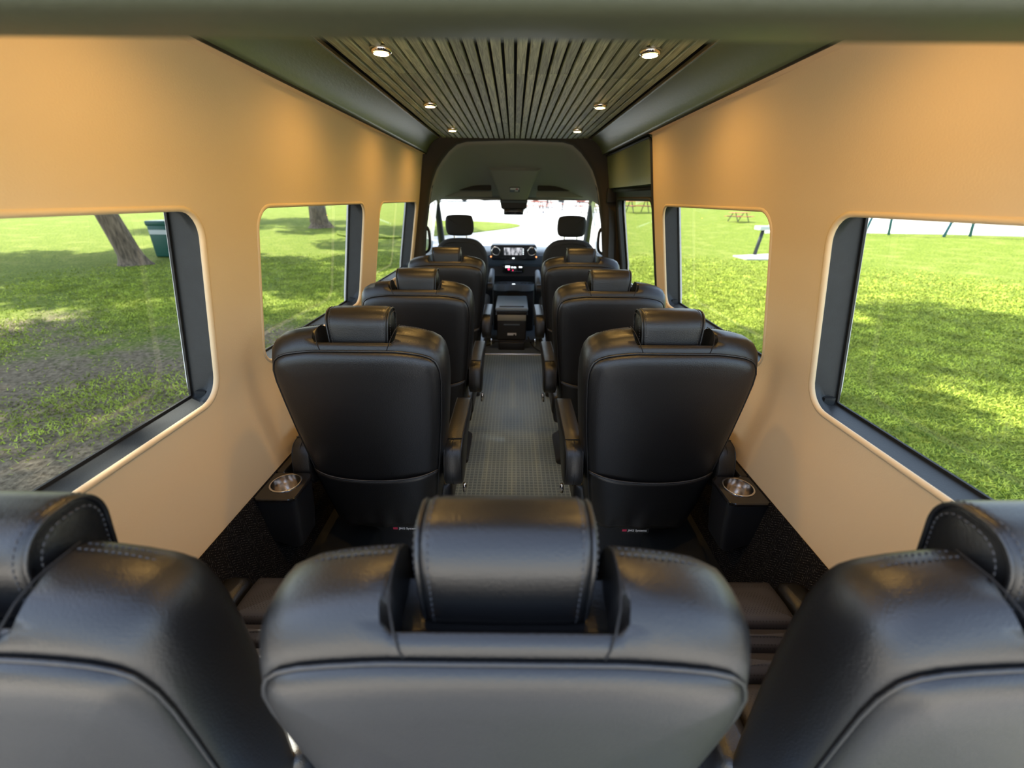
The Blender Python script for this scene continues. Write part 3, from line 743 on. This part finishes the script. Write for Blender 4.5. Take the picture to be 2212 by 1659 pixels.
# ------------------------------------------------------------------ cab seats
def cab_seat(s):
    r = empty('cab_seat', (s * .52 + (.02 if s > 0 else 0), 4.13 if s > 0 else 4.2, 0))
    P = [(-.18, .50), (.18, .50), (.23, .62), (.262, .80), (.265, .95), (.24, 1.05), (.17, 1.125), (.08, 1.145), (-.08, 1.145), (-.17, 1.125), (-.24, 1.05), (-.265, .95), (-.262, .80), (-.23, .62)]
    P = resample(smooth_corners(P, 2), 80)
    f = lambda a, b, d: (a, d + (1.1 - b) * .14, b)
    pillow(P, [(.035, 0), (.018, .006), (.006, .022), (0, .05), (0, .085), (.008, .115), (.03, .13)], f, 5, -.006, .01).build('backrest', 'cabcloth', r, True)
    Q = inset(P, .035)
    MB().tube([f(a, b, -.001) for a, b in Q], .0025, 5, True).build('piping', 'leather_side', r, True)
    hp = [(-.10, 1.165), (.10, 1.165), (.125, 1.19), (.135, 1.24), (.130, 1.32), (.11, 1.355), (-.11, 1.355), (-.130, 1.32), (-.135, 1.24), (-.125, 1.19)]
    hp = resample(smooth_corners(hp, 2), 60)
    pillow(hp, [(.03, .03), (.012, .036), (0, .055), (0, .085), (.012, .11), (.03, .12)], f, 5, -.006, .006).build('headrest', 'cabcloth', r, True)
    for q in (-1, 1): MB().disc((q * .06, .07, 1.12), (0, 0, 1), .006, .006, .07, 10).build('post', 'chrome', r, True, 50)
    obj('seat', rbox(-.25, .25, .12, .62, .36, .50, .05, 4), 'cabcloth', r)
    obj('seat_base', rbox(-.20, .20, .14, .60, -.003, .36, .02), 'dash_dark', r)
    i = -s
    MB().tube([(i * .285, .14, .66), (i * .285, .24, .72), (i * .285, .47, .775)], [.030, .034, .026], 12).build('armrest', 'dash', r, True)
    MB().disc((i * .255, .15, .66), (i, 0, 0), .045, .040, .05, 20).build('armrest_pivot', 'dash_dark', r, True, 50)
    MB().tube([(i * .27, .20, .40), (i * .27, .14, .30), (i * .27, .19, .22), (i * .27, .30, .2)], .012, 8).build('side_trim', 'dash', r, True)
    tag(r, 'dark cloth %s cab seat with separate headrest below the windscreen' % ('left' if s < 0 else 'right'), 'seat', 'cab seats'); return r
for s in (-1, 1): cab_seat(s)

# ------------------------------------------------------------------ fridge between the cab seats
fr = empty('portable_fridge', (-.017, 4.3, .10)); tag(fr, 'black portable fridge box with blue-grey lid and cream band between the cab seats', 'fridge')
obj('body', rbox(-.155, .155, 0, .56, 0, .29, .012), 'fridge', fr)
obj('lid', rbox(-.172, .172, -.02, .59, .32, .355, .014), 'fridge_lid', fr)
obj('lid_rim', rbox(-.16, .16, -.01, .575, .288, .322, .008), 'fridge', fr)
obj('band', rbox(-.150, .150, -.006, .0, .215, .278, .002, 1), 'fridge_band', fr)
obj('grille', rbox(-.085, .085, -.005, .0, .165, .18, .002, 1), 'dash', fr)
MB().box(-.045, .05, -.004, .0, .055, .08).build('label_plate', 'white_print', fr)
MB().box(.020, .040, -.0045, -.0035, .055, .068).build('label_mark', 'rubber', fr)
obj('lid_handle', rbox(-.13, .13, .02, .05, .356, .362, .003, 1), 'dash_dark', fr)
for s in (-1, 1): obj('side_handle', rbox(s * .165 - .01, s * .165 + .01, .08, .45, .22, .26, .006), 'rubber', fr)
sd = empty('fridge_stand', (-.017, 4.3, 0)); tag(sd, 'low black stand on the cab floor carrying the fridge box', 'stand')
obj('plinth', rbox(-.14, .14, -.03, .5, -.003, .085, .01), 'plastic', sd); obj('cross_bar', rbox(-.24, .24, -.02, .02, .082, .10, .004, 1), 'plastic', sd)
for nm, pts, lab in (('power_cord', [(.16, 4.36, .12), (.20, 4.30, .05), (.25, 4.24, .02), (.30, 4.18, .012)], 'black power cord from the right side of the fridge'), ('power_cord', [(-.19, 4.40, .06), (-.24, 4.38, .02), (-.31, 4.40, .006)], 'short black cord on the floor left of the fridge')):
    tag(MB().tube([tuple(p) for p in smooth_path(pts)], .006, 8).build(nm, 'rubber', None, True), lab, 'cord')

# ------------------------------------------------------------------ dashboard
dash = empty('dashboard', (0, 5.15, 0)); tag(dash, 'slate and black dashboard across the cab below the windscreen', 'dashboard')
def yz_ext(P, x0, x1, n=2): return [[(x, a, b) for a, b in P] for x in np.linspace(x0, x1, n)]
P = [(.85, .90), (.10, .925), (-.02, .915), (-.06, .88), (-.05, .80), (.0, .75), (.12, .74), (.85, .70)]
MB().loft(yz_ext(P, -.88, .88, 2)).build('upper_dash', 'dash', dash, True, 40)
P = [(.0, .75), (-.02, .64), (.02, .58), (.04, .30), (.08, -.002), (.6, -.002), (.6, .74), (.1, .745)]
MB().loft(yz_ext(P, -.86, .86, 2)).build('lower_dash', 'dash_dark', dash, True, 40)
# infotainment cluster
cl = obj('infotainment_housing', rbox(-.265, .26, -.19, .02, .845, 1.015, .028, 4), 'plastic', dash)
MB().lathe([(.0, .0)] * 0 + [(.050, 0), (.052, .008), (.046, .014), (.038, .012), (.036, .004)], (-.205, -.188, .945), 32, (0, -1, 0)).build('air_vent', 'chrome', cl, True, 60)
MB().lathe([(.050, 0), (.052, .008), (.046, .014), (.038, .012), (.036, .004)], (.205, -.188, .945), 32, (0, -1, 0)).build('air_vent', 'chrome', cl, True, 60)
for xx in (-.205, .205):
    MB().lathe([(.036, .003), (.02, .006), (.001, .008)], (xx, -.188, .945), 24, (0, -1, 0)).build('vent_core', 'dash_dark', cl, True)
MB().box(-.112, .095, -.195, -.189, .905, .985).build('screen', 'screen', cl)
MB().box(.097, .118, -.195, -.189, .905, .985).build('screen_menu', 'rubber', cl)
for j in range(4): MB().box(.101, .112, -.1965, -.1945, .912 + j * .018, .920 + j * .018).build('menu_icon', 'led_white', cl)
for j in range(9): obj('button', rbox(-.15 + j * .033, -.15 + j * .033 + .026, -.194, -.188, .862, .876, .002, 1), 'dash_dark' if j != 4 else 'led_white', cl)
for xx in (-.262, .258): MB().disc((xx, -.188, .885), (0, -1, 0), .008, .008, .006, 12).build('lit_knob', 'led_orange', cl, True, 50)
# climate strip
cs = obj('climate_panel', rbox(-.135, .125, -.075, -.02, .685, .775, .02, 3), 'plastic_gloss', dash)
MB().box(-.100, -.045, -.079, -.074, .745, .768).build('climate_icon', 'led_white', cs)
MB().box(-.028, -.010, -.079, -.074, .742, .760).build('climate_icon', 'led_white', cs)
MB().box(.0, .026, -.079, -.074, .742, .758).build('climate_icon', 'led_white', cs)
MB().box(.062, .098, -.079, -.074, .746, .762).build('climate_icon', 'led_white', cs)
MB().disc((-.058, -.074, .727), (0, -1, 0), .011, .011, .005, 14).build('red_indicator', 'led_red', cs)
MB().disc((-.010, -.074, .716), (0, -1, 0), .006, .006, .005, 14).build('red_indicator', 'led_red', cs)
for j in range(6): MB().box(-.03 + j * .022, -.03 + j * .022 + .012, -.078, -.074, .700, .708).build('switch', 'dash', cs)
# cup tray
tr = empty('cup_tray', (0, 0, 0), 0, dash)
P = [(-.26, .0), (-.255, -.0), (.26, 0)]
pts = [(-.24, -.20), (-.12, -.25), (-.05, -.20), (.05, -.20), (.12, -.25), (.24, -.20), (.26, 0), (-.26, 0)]
pp = resample(smooth_corners(pts[::1], 2), 60)
MB().loft([[(a, b, .50) for a, b in pp], [(a, b, .565) for a, b in pp], [(a * .985, b * .985, .572) for a, b in pp]]).build('tray_shell', 'dash', tr, True, 40)
for xx in (-.11, .12, .21, -.19): MB().lathe([(.042, .573), (.040, .574), (.038, .573), (.001, .571)], (xx, -.12, 0), 24).build('cup_well', 'rubber', tr, True)
MB().lathe([(.043, .573), (.041, .577), (.038, .573)], (-.11, -.12, 0), 24).build('cup_rim', 'dash', tr, True); MB().lathe([(.043, .573), (.041, .577), (.038, .573)], (.12, -.12, 0), 24).build('cup_rim', 'dash', tr, True)
MB().box(-.018, .018, -.19, -.165, .573, .576).build('tray_light', 'led_white', tr)
obj('lower_console', rbox(-.25, .25, -.16, .02, .0, .50, .02), 'dash_dark', dash)
obj('socket_plate', rbox(-.07, .07, -.165, -.158, .40, .47, .004), 'rubber', dash)

# windscreen, header trim, pillars, visors, mirror
root = structure(empty('window_%d' % (wnum + 1), (0, 5.1, 1.49)))
v = []; f = []
for j in range(9):
    t = j / 8; w = .86 + .10 * t
    for i in range(13):
        u = i / 12 * 2 - 1; v.append((u * w, t * .82 + .02 - .10 * u * u, -t * .56))
for j in range(8):
    for i in range(12): a = j * 13 + i; f.append((a, a + 1, a + 14, a + 13))
obj('windscreen', meshdata('windscreen', v, f), 'glass', root)
for s in (-1, 1):
    mb = MB(); mb.tube([(s * .865, -.15, .10), (s * .875, .0, -.02), (s * .905, .30, -.26), (s * .95, .66, -.52), (s * .96, .85, -.70)], [.03, .035, .038, .045, .045], 10)
    mb.build('front_pillar', 'jamb', root, True)
    MB().tube([(s * .80, -.62, .10), (s * .82, -.3, .04), (s * .85, .0, -.04)], [.02, .022, .02], 8).build('side_rail', 'headliner', root, True)
MB().box(-.88, .88, -.02, .06, -.01, .12).build('header_trim', 'headliner', root)
# cab door trims below the side windows
for s in (-1, 1):
    o = structure(obj('door_%d' % (2 if s < 0 else 3), slab(s, 3.80, 5.0, -.1, .95, .03, .09, 2, 10), 'dash_dark', None, True, 40))
    v = []; f = []
    for z in (.91, 1.48): v += [(s * (XW(z) + .083), 3.95, z), (s * (XW(z) + .083), 4.95, z)]
    obj('pane', meshdata('pane', v, [(0, 1, 3, 2)]), 'glass', o)
    g = empty('grab_handle', (s * .79, 3.86, 1.18)); tag(g, 'dark curved grab handle on the %s cab pillar' % sname[s], 'handle')
    MB().tube([tuple(p) for p in smooth_path([(0, 0, .10), (-s * .05, -.03, .08), (-s * .06, -.04, 0), (-s * .05, -.03, -.10), (0, 0, -.13)])], .012, 8).build('grip', 'plastic', g, True)
# seat belts on the pillars
for s in (1,):
    b = empty('seat_belt', (.80, 3.62, 1.05)); tag(b, 'dark grey seat belt strap hanging on the right pillar behind the sliding door', 'seat belt')
    mb = MB(); pts = [(-.035, .0, .46), (-.01, -.035, .25), (.0, -.045, .02), (.03, -.05, -.25)]
    mb.loft([[(x - .022, y, z), (x + .022, y, z), (x + .022, y + .003, z), (x - .022, y + .003, z)] for x, y, z in smooth_path(pts)]); mb.build('strap', 'jamb', b)
    obj('guide', rbox(-.075, .0, -.05, .0, .42, .53, .01), 'rubber', b); obj('reel_cover', rbox(-.03, .05, -.065, .0, -.30, -.06, .01), 'rubber', b)
for s in (-1, 1):
    vz = empty('sun_visor', (s * .50, 4.80, 1.548)); tag(vz, 'dark olive sun visor folded above the windscreen, %s side' % sname[s], 'sun visor', 'sun visors')
    o = obj('flap', rbox(-.27, .27, -.01, .012, -.040, .018, .009), 'headliner', vz); 
    obj('recess_shade', rbox(-.26, .26, -.075, .0, .022, .075, .012), 'arch', vz)  # solid dark box stands in for the shaded recess above the flap
    MB().tube([(s * .28, 0, .01), (s * .31, .03, .03), (s * .33, .04, .05)], .007, 8).build('hinge', 'chrome', vz, True)
oc = empty('overhead_console', (-.002, 4.5, 1.6)); tag(oc, 'flared olive overhead console above the interior mirror', 'console')
R = []
for t in np.linspace(0, 1, 8):
    y = -.20 + t * .50; zt = .160 - .245 * t; w = .22 - .075 * t + .03 * (1 - t) ** 3
    d = .05 + .01 * t
    R.append([(-w - .02, y + .06, zt + .05), (-w, y, zt - .01), (-w * .86, y - .012, zt - .03), (w * .86, y - .012, zt - .03), (w, y, zt - .01), (w + .02, y + .06, zt + .05)])
MB().loft(R).build('shell', 'headliner', oc, True, 60)
pl = obj('switch_panel', rbox(-.05, .05, -.004, .004, -.045, .045, .003, 1), 'dash_dark', oc); pl.location = (0.005, .088, -.022); pl.rotation_euler = (radians(64), 0, 0)
for a, b, c, d, mm in ((-.045, .045, .005, .042, 'white_print'), (-.045, -.005, -.040, .0, 'dash'), (.0, .035, -.024, -.010, 'white_print')):
    MB().box(a, b, -.006, -.003, c, d).build('switch', mm, pl)
MB().box(.012, .030, -.0075, -.0055, .012, .034).build('red_switch', 'red_print', pl)
mi = empty('interior_mirror', (-.005, 5.0, 1.42)); tag(mi, 'black sensor housing with interior mirror hanging from the overhead console', 'mirror')
R = [[(a * w, b, z) for a, b in rrect(-1, 1, -.05, .08, .03, 4)] for w, z in ((.150, .075), (.150, .045), (.138, -.03), (.118, -.045))]
R = [[(a * w, b, z) for a, b in [(p[0], p[1]) for p in rrect(-1, 1, -.05, .08, .03, 4)]] for w, z in ((.150, .075), (.150, .045), (.138, -.02), (.118, -.035))]
MB().loft(R).build('sensor_housing', 'plastic', mi, True, 45)
obj('mirror_glass', rbox(-.108, .105, -.085, -.055, -.088, -.022, .01), 'cardark', mi); obj('chrome_strip', rbox(-.15, .15, -.056, -.05, .035, .055, .002, 1), 'dash', mi)

# ------------------------------------------------------------------ outdoors
def gh(x, y):
    d = max(0, math.hypot(x, y) - 2.0); return -.70 + .04 * d + .0
def gha(x, y): return -.70 + .04 * np.maximum(0, np.hypot(x, y) - 2)
rad = np.r_[0, 1.5, 2.5, np.geomspace(3.2, 140, 70)]; na = 120
v = [(0, 0, -.7)]; f = []
for r in rad[1:]:
    for k in range(na): a = 2 * pi * k / na; v.append((r * cos(a), r * sin(a), gh(r * cos(a), r * sin(a)) - .0))
for k in range(na): f.append((0, 1 + k, 1 + (k + 1) % na))
for j in range(len(rad) - 2):
    for k in range(na):
        a = 1 + j * na + k; b = 1 + j * na + (k + 1) % na; f.append((a, a + na, b + na, b))
g = obj('ground', meshdata('ground', v, f), 'ground', None); tag(g, kind='structure')

def patch(name, ring, m, h=.03, lab=None, nr=10):
    """flat slab following the ground: ring = closed outline; fan grid"""
    P = resample(ring, 90); c = P.mean(0); R = []
    for s in np.linspace(.01, 1, nr):
        R.append([(c[0] + (p[0] - c[0]) * s, c[1] + (p[1] - c[1]) * s, gh(c[0] + (p[0] - c[0]) * s, c[1] + (p[1] - c[1]) * s) + h) for p in P])
    R.append([(p[0], p[1], gh(*p) - .02) for p in P])
    o = MB().loft(R, True, True, False).build(name, m, None, True, 40); o['kind'] = 'structure'; 
    if lab: o['label'] = lab
    return o
patch('pavement', [(-1.6, 9.5), (0, 8.0), (1.8, 9.0), (2.6, 12), (4.4, 20), (8.5, 38), (14, 70), (-14, 70), (-7.6, 40), (-4.3, 24), (-2.9, 15)], 'pave', .03, 'pale concrete lot in front of the van')
isl = [(-8, 18.2), (-5, 17.6), (-3.2, 18.6), (-1.2, 20.6), (.4, 22.6), (.2, 24.2), (-2.0, 25.4), (-5, 25.6), (-8, 25)]
patch('lawn_island', smooth_corners([Vector(p).to_tuple() for p in isl], 2), 'ground', .06, 'grass island in the concrete lot')
patch('path', smooth_corners([(10.8, 19.6), (12.5, 20.4), (20, 17.5), (30, 9), (60, 6), (60, 34), (40, 60), (26, 52), (19, 34), (14.8, 25.5)], 1), 'sand', .03, 'pale sandy play area beyond the right lawn')
patch('path', smooth_corners([(-14, 8.5), (-18, 11), (-40, 16), (-60, 16), (-60, 8), (-40, 6), (-17, 5)], 1), 'pave', .03, 'pale path beyond the left lawn')
patch('rear_bounce_pad', [(-4, -.3), (4, -.3), (6, -3), (7, -18), (-7, -18), (-6, -3)], 'sand', .02, 'unseen pale ground added behind the van to brighten the rear seats')  # out-of-view pad, added to throw light onto the rear seat backs
patch('path', [(9.3, 14.3), (8.5, 13.1), (7.1, 13.2), (7.0, 13.9)], 'pave', .035, 'small concrete pad under the park grill', 5)

# grass blades
def blades(n, xr, yr, name, keep, hh=(.012, .032)):
    x = rng.uniform(*xr, n); y = rng.uniform(*yr, n); m = keep(x, y) & (rng.uniform(0, 1, n) < np.clip((15.5 - np.hypot(x, y)) / 9, 0, 1)); x = x[m]; y = y[m]; n = len(x); z = gha(x, y)
    a = rng.uniform(0, 2 * pi, n); h = rng.uniform(*hh, n); w = rng.uniform(.0022, .005, n) * (1 + np.hypot(x, y) * .16); lx = rng.normal(0, .9, n) * h; ly = rng.normal(0, .9, n) * h
    V = np.empty((n, 3, 3)); V[:, 0] = np.stack([x - w * np.cos(a), y - w * np.sin(a), z], 1); V[:, 1] = np.stack([x + w * np.cos(a), y + w * np.sin(a), z], 1); V[:, 2] = np.stack([x + lx, y + ly, z + h], 1)
    me = bpy.data.meshes.new(name); me.vertices.add(n * 3); me.vertices.foreach_set('co', V.ravel()); me.loops.add(n * 3); me.loops.foreach_set('vertex_index', np.arange(n * 3))
    me.polygons.add(n); me.polygons.foreach_set('loop_start', np.arange(n) * 3); me.polygons.foreach_set('loop_total', np.full(n, 3)); me.update(); me.validate()
    return obj(name, me, 'blade', None, False)
def lawnnoise(x, y): return np.sin(x * 1.3 + 2 * np.sin(y * .7)) + np.sin(y * 1.7 + 1.5 * np.sin(x * .9)) + .6 * np.sin(3.1 * x + 2.3 * y)
tag(blades(480000, (1.3, 13), (.2, 15), 'grass', lambda x, y: (np.abs(x / (y + .01)) < 1.8)), 'bright green grass on the lawn right of the van', 'grass', kind='stuff')
tag(blades(480000, (-13, -1.3), (.2, 15), 'grass', lambda x, y: (np.abs(x / (y + .01)) < 1.8) & (lawnnoise(x, y) + (y - 6.2) * .42 + rng.normal(0, 1.0, len(x)) > .2)), 'patchy green grass on the lawn left of the van', 'grass', kind='stuff')

# trees
def leaf_cloud(clusters, n, size):
    """clusters: (centre, radius)"""
    tot = sum(r ** 2 for _, r in clusters); V = []
    for c, r in clusters:
        k = int(n * r ** 2 / tot); d = rng.normal(size=(k, 3)); d /= np.linalg.norm(d, axis=1)[:, None]
        q = np.array(c) + d * r * rng.uniform(.45, 1.05, (k, 1)) * np.array([1, 1, .72])
        e1 = rng.normal(size=(k, 3)); e1 /= np.linalg.norm(e1, axis=1)[:, None]; e2 = np.cross(e1, rng.normal(size=(k, 3))); e2 /= np.linalg.norm(e2, axis=1)[:, None]
        s = size * rng.uniform(.6, 1.4, (k, 1))
        V.append(np.stack([q - e1 * s, q + e2 * s * .55, q + e1 * s, q - e2 * s * .55], 1))
    V = np.concatenate(V); n = len(V)
    me = bpy.data.meshes.new('crown'); me.vertices.add(n * 4); me.vertices.foreach_set('co', V.ravel()); me.loops.add(n * 4); me.loops.foreach_set('vertex_index', np.arange(n * 4))
    me.polygons.add(n); me.polygons.foreach_set('loop_start', np.arange(n) * 4); me.polygons.foreach_set('loop_total', np.full(n, 4)); me.update(); me.validate(); return me
def tree(x, y, r, h, R, lean=(0, 0), lab='', grp='park trees', n=5000, off=(0, 0), ncl=14, leaf=.16):
    t = empty('tree', (x, y, gh(x, y) - .08)); tag(t, lab, 'tree', grp)
    pts = [(0, 0, 0), (lean[0] * .04, lean[1] * .04, .12), (lean[0] * .12, lean[1] * .12, .5), (lean[0] * .5, lean[1] * .5, h * .35), (lean[0], lean[1], h * .62), (lean[0] * 1.05 + off[0] * .3, lean[1] * 1.05 + off[1] * .3, h * .85)]
    mb = MB(); Rr = []
    P = smooth_path(pts)
    for i, p in enumerate(P):
        s = p[2] / h; rr = r * (1 + .7 * math.exp(-p[2] / .14)) * (1 - .5 * s)
        Rr.append([(p[0] + rr * (1 + .10 * sin(5 * a + i * .3) + (.22 * sin(3 * a + 1) if p[2] < .3 else 0)) * cos(a), p[1] + rr * (1 + .10 * sin(4 * a + 2)) * sin(a), p[2]) for a in np.linspace(0, 2 * pi, 17)[:-1]])
    mb.loft(Rr).build('trunk', 'bark', t, True)
    top = Vector(P[-4]); cl = []
    for k in range(ncl):
        a = random.uniform(0, 2 * pi); q = R * math.sqrt(random.random()) * .85
        c = (lean[0] + off[0] + q * cos(a), lean[1] + off[1] + q * sin(a), h + random.uniform(-.9, 1.3))
        cl.append((c, R * random.uniform(.22, .36)))
        if k < 7:
            m_ = (top + Vector(c)) / 2 + Vector((0, 0, -.3)); MB().tube([tuple(p) for p in smooth_path([tuple(top), tuple(m_), c])], [r * .42 * (1 - .8 * j / 10) for j in range(len(smooth_path([tuple(top), tuple(m_), c])))], 7).build('branch', 'bark', t, True)
    o = obj('crown', leaf_cloud(cl, n, leaf), 'leaf', t, False); o['kind'] = 'stuff'
    return t
tree(-10.05, 11.4, .27, 5.5, 4.2, (-.75, -.3), 'leaning brown tree trunk on the left lawn in front of the green bin', n=6000)
tree(-9.3, 21.3, .40, 6.5, 4.5, (.1, 0), 'thick grey trunk standing far back on the left lawn', n=5000)
tree(-5.2, -.6, .35, 7.0, 4.6, (.6, 1.2), 'large shade tree behind and left of the van, out of view', n=15000, off=(1.6, 3.4), ncl=24, leaf=.15)
tree(5.65, 8.75, .22, 6.8, 3.6, (0, 0), 'tree hidden behind the right window post', n=8000, off=(-3.6, -1.0), ncl=16, leaf=.13)
tree(-11.5, 5.2, .3, 6.4, 4.8, (0, 0), 'tree at the far left beyond the frame', n=17000, off=(3.6, .8), ncl=26, leaf=.14)
tree(-9.0, 13.5, .22, 6.0, 3.6, (0, 0), 'tree hidden behind the left window post', n=7000, off=(-.5, 1.5), ncl=12)
tree(-15.2, 24.0, .3, 6.5, 4.6, (0, 0), 'far tree hidden behind the left window post', n=7000, off=(-1, 0), ncl=12)
tree(-16.5, 10.5, .3, 6.4, 4.4, (0, 0), 'second tree at the far left beyond the frame', n=9000, off=(2.2, 2.4), ncl=13)
# distant trees closing the horizon
k = 0
for a in np.linspace(-pi * .80, pi * .80, 30):
    r = random.uniform(62, 78); x = r * sin(a); y = r * cos(a)
    tree(x, y, .5, 6.0, 6.5, (0, 0), 'broad green tree on the far edge of the park', 'distant park trees', n=700, ncl=8, leaf=.9)

# bin behind the leaning tree
b = empty('litter_bin', (-10.05, 12.75, gh(-10.05, 12.75))); tag(b, 'dark green litter bin with pale top band behind the leaning tree trunk', 'bin')
obj('bin_body', rbox(-.30, .30, -.30, .30, 0, .88, .04), 'green_bin', b); obj('lid', rbox(-.32, .32, -.32, .32, .84, .98, .04), 'green_bin', b)
MB().box(-.26, .26, -.312, -.30, .62, .74).build('pale_band', 'carsilver', b)
# park grill on a pad
b = empty('park_grill', (7.75, 14.0, gh(7.75, 14.0))); tag(b, 'black iron park grill on a leaning post on a small concrete pad', 'grill')
MB().tube([(0, 0, 0), (.10, 0, .78)], .055, 10).build('post', 'grill_iron', b, True); obj('fire_box', rbox(-.10, .28, -.18, .18, .78, .90, .01), 'carsilver', b)
# blue play-frame poles
for j, (x, y) in enumerate(((13.2, 20.0), (15.2, 18.6), (17.6, 17.6), (19.8, 16.6), (21.6, 15.4), (14.6, 22.8))):
    b = empty('play_frame', (x, y, gh(x, y)), random.uniform(0, 1)); tag(b, 'blue steel play frame on the pale sand, %s' % ('leftmost', 'second from the left', 'third from the left', 'fourth from the left', 'farthest right', 'set back')[j], 'play frame', 'blue play frames on the sand')
    for q in (-.35, .35): MB().tube([(q * 1.5, 0, 0), (q * .3, 0, 2.6)], .05, 8).build('leg', 'bluepaint', b, True)
    MB().tube([(0, 0, 2.5), (1.6, .1, 2.5)], .045, 8).build('top_bar', 'bluepaint', b, True)
# picnic tables
def picnic():
    b = empty('picnic_table')
    for j in range(4): obj('top_plank', rbox(-.9, .9, -.36 + j * .185, -.36 + j * .185 + .17, .72, .76, .006, 1), 'tablered', b, False)
    for s in (-1, 1): obj('bench_plank', rbox(-.9, .9, s * .72 - .13, s * .72 + .13, .42, .46, .006, 1), 'tablered', b, False)
    for x in (-.6, .6):
        for s in (-1, 1): MB().tube([(x, s * .62, 0), (x, s * .16, .72)], .035, 6).build('leg', 'grill_iron', b)
        MB().box(x - .03, x + .03, -.75, .75, .38, .42).build('brace', 'grill_iron', b)
    return b
pt = picnic(); i = 0
for x, y, rz, lab in ((12.7, 25.4, .3, 'red picnic table at the top of the right lawn'), (1.4, 33, .2, 'red picnic table beyond the concrete lot ahead of the windscreen'), (3.2, 35.6, -.2, 'red picnic table beyond the concrete lot ahead of the windscreen'), (5.2, 33.0, .3, 'red picnic table beyond the concrete lot ahead of the windscreen'), (6.6, 36, 0, 'red picnic table beyond the concrete lot ahead of the windscreen'), (2.4, 38.5, .4, 'red picnic table beyond the concrete lot ahead of the windscreen'), (9.0, 33.0, .2, 'red picnic table beyond the lot, right of the pillar'), (16.3, 25.6, .6, 'red picnic table by the pale sand')):
    o = pt if i == 0 else copy_tree(pt); i += 1; o.location = (x, y, gh(x, y) + .03); o.rotation_euler = (0, 0, rz); tag(o, lab, 'table', 'picnic tables'); o.scale = (.62,) * 3 if y < 26 else (1, 1, 1)
# parked cars far ahead
def car(m):
    b = empty('car'); P = [(-2.1, .35), (-2.15, .75), (-1.5, .88), (-.9, 1.35), (.7, 1.38), (1.4, .92), (2.1, .85), (2.15, .4)]
    MB().loft([[(a, y * (1 - .12 * (z > .95)), z) for a, z in P] for y in (-.85, .85)]).build('body', m, b)
    P = [(-1.35, .92), (-.85, 1.28), (.62, 1.30), (1.18, .95)]
    for s in (-1, 1): MB().loft([[(a, s * (.75 if z > .95 else .852), z) for a, z in P], [(a, s * (.76 if z > .95 else .862), z) for a, z in P]]).build('side_window', 'cardark', b)
    for x in (-1.35, 1.35):
        for s in (-1, 1): MB().disc((x, s * .72, .33), (0, s, 0), .33, .33, .16, 20).build('wheel', 'rubber', b)
    return b
cars = [car('carblue'), car('carsilver')]; used = [False, False]
for x, y, rz, q, lab in ((-6.5, 47, .1, 0, 'dark blue parked car far ahead on the left of the lot'), (-1.8, 50, -.1, 1, 'silver parked car far ahead left of the mirror'), (3.6, 48, 0, 0, 'dark blue parked car far ahead right of the mirror'), (8.2, 47, .1, 1, 'silver parked car far ahead by the right pillar')):
    o = cars[q] if not used[q] else copy_tree(cars[q]); used[q] = True; o.location = (x, y, gh(x, y) + .03); o.rotation_euler = (0, 0, rz); tag(o, lab, 'car', 'cars parked far ahead')
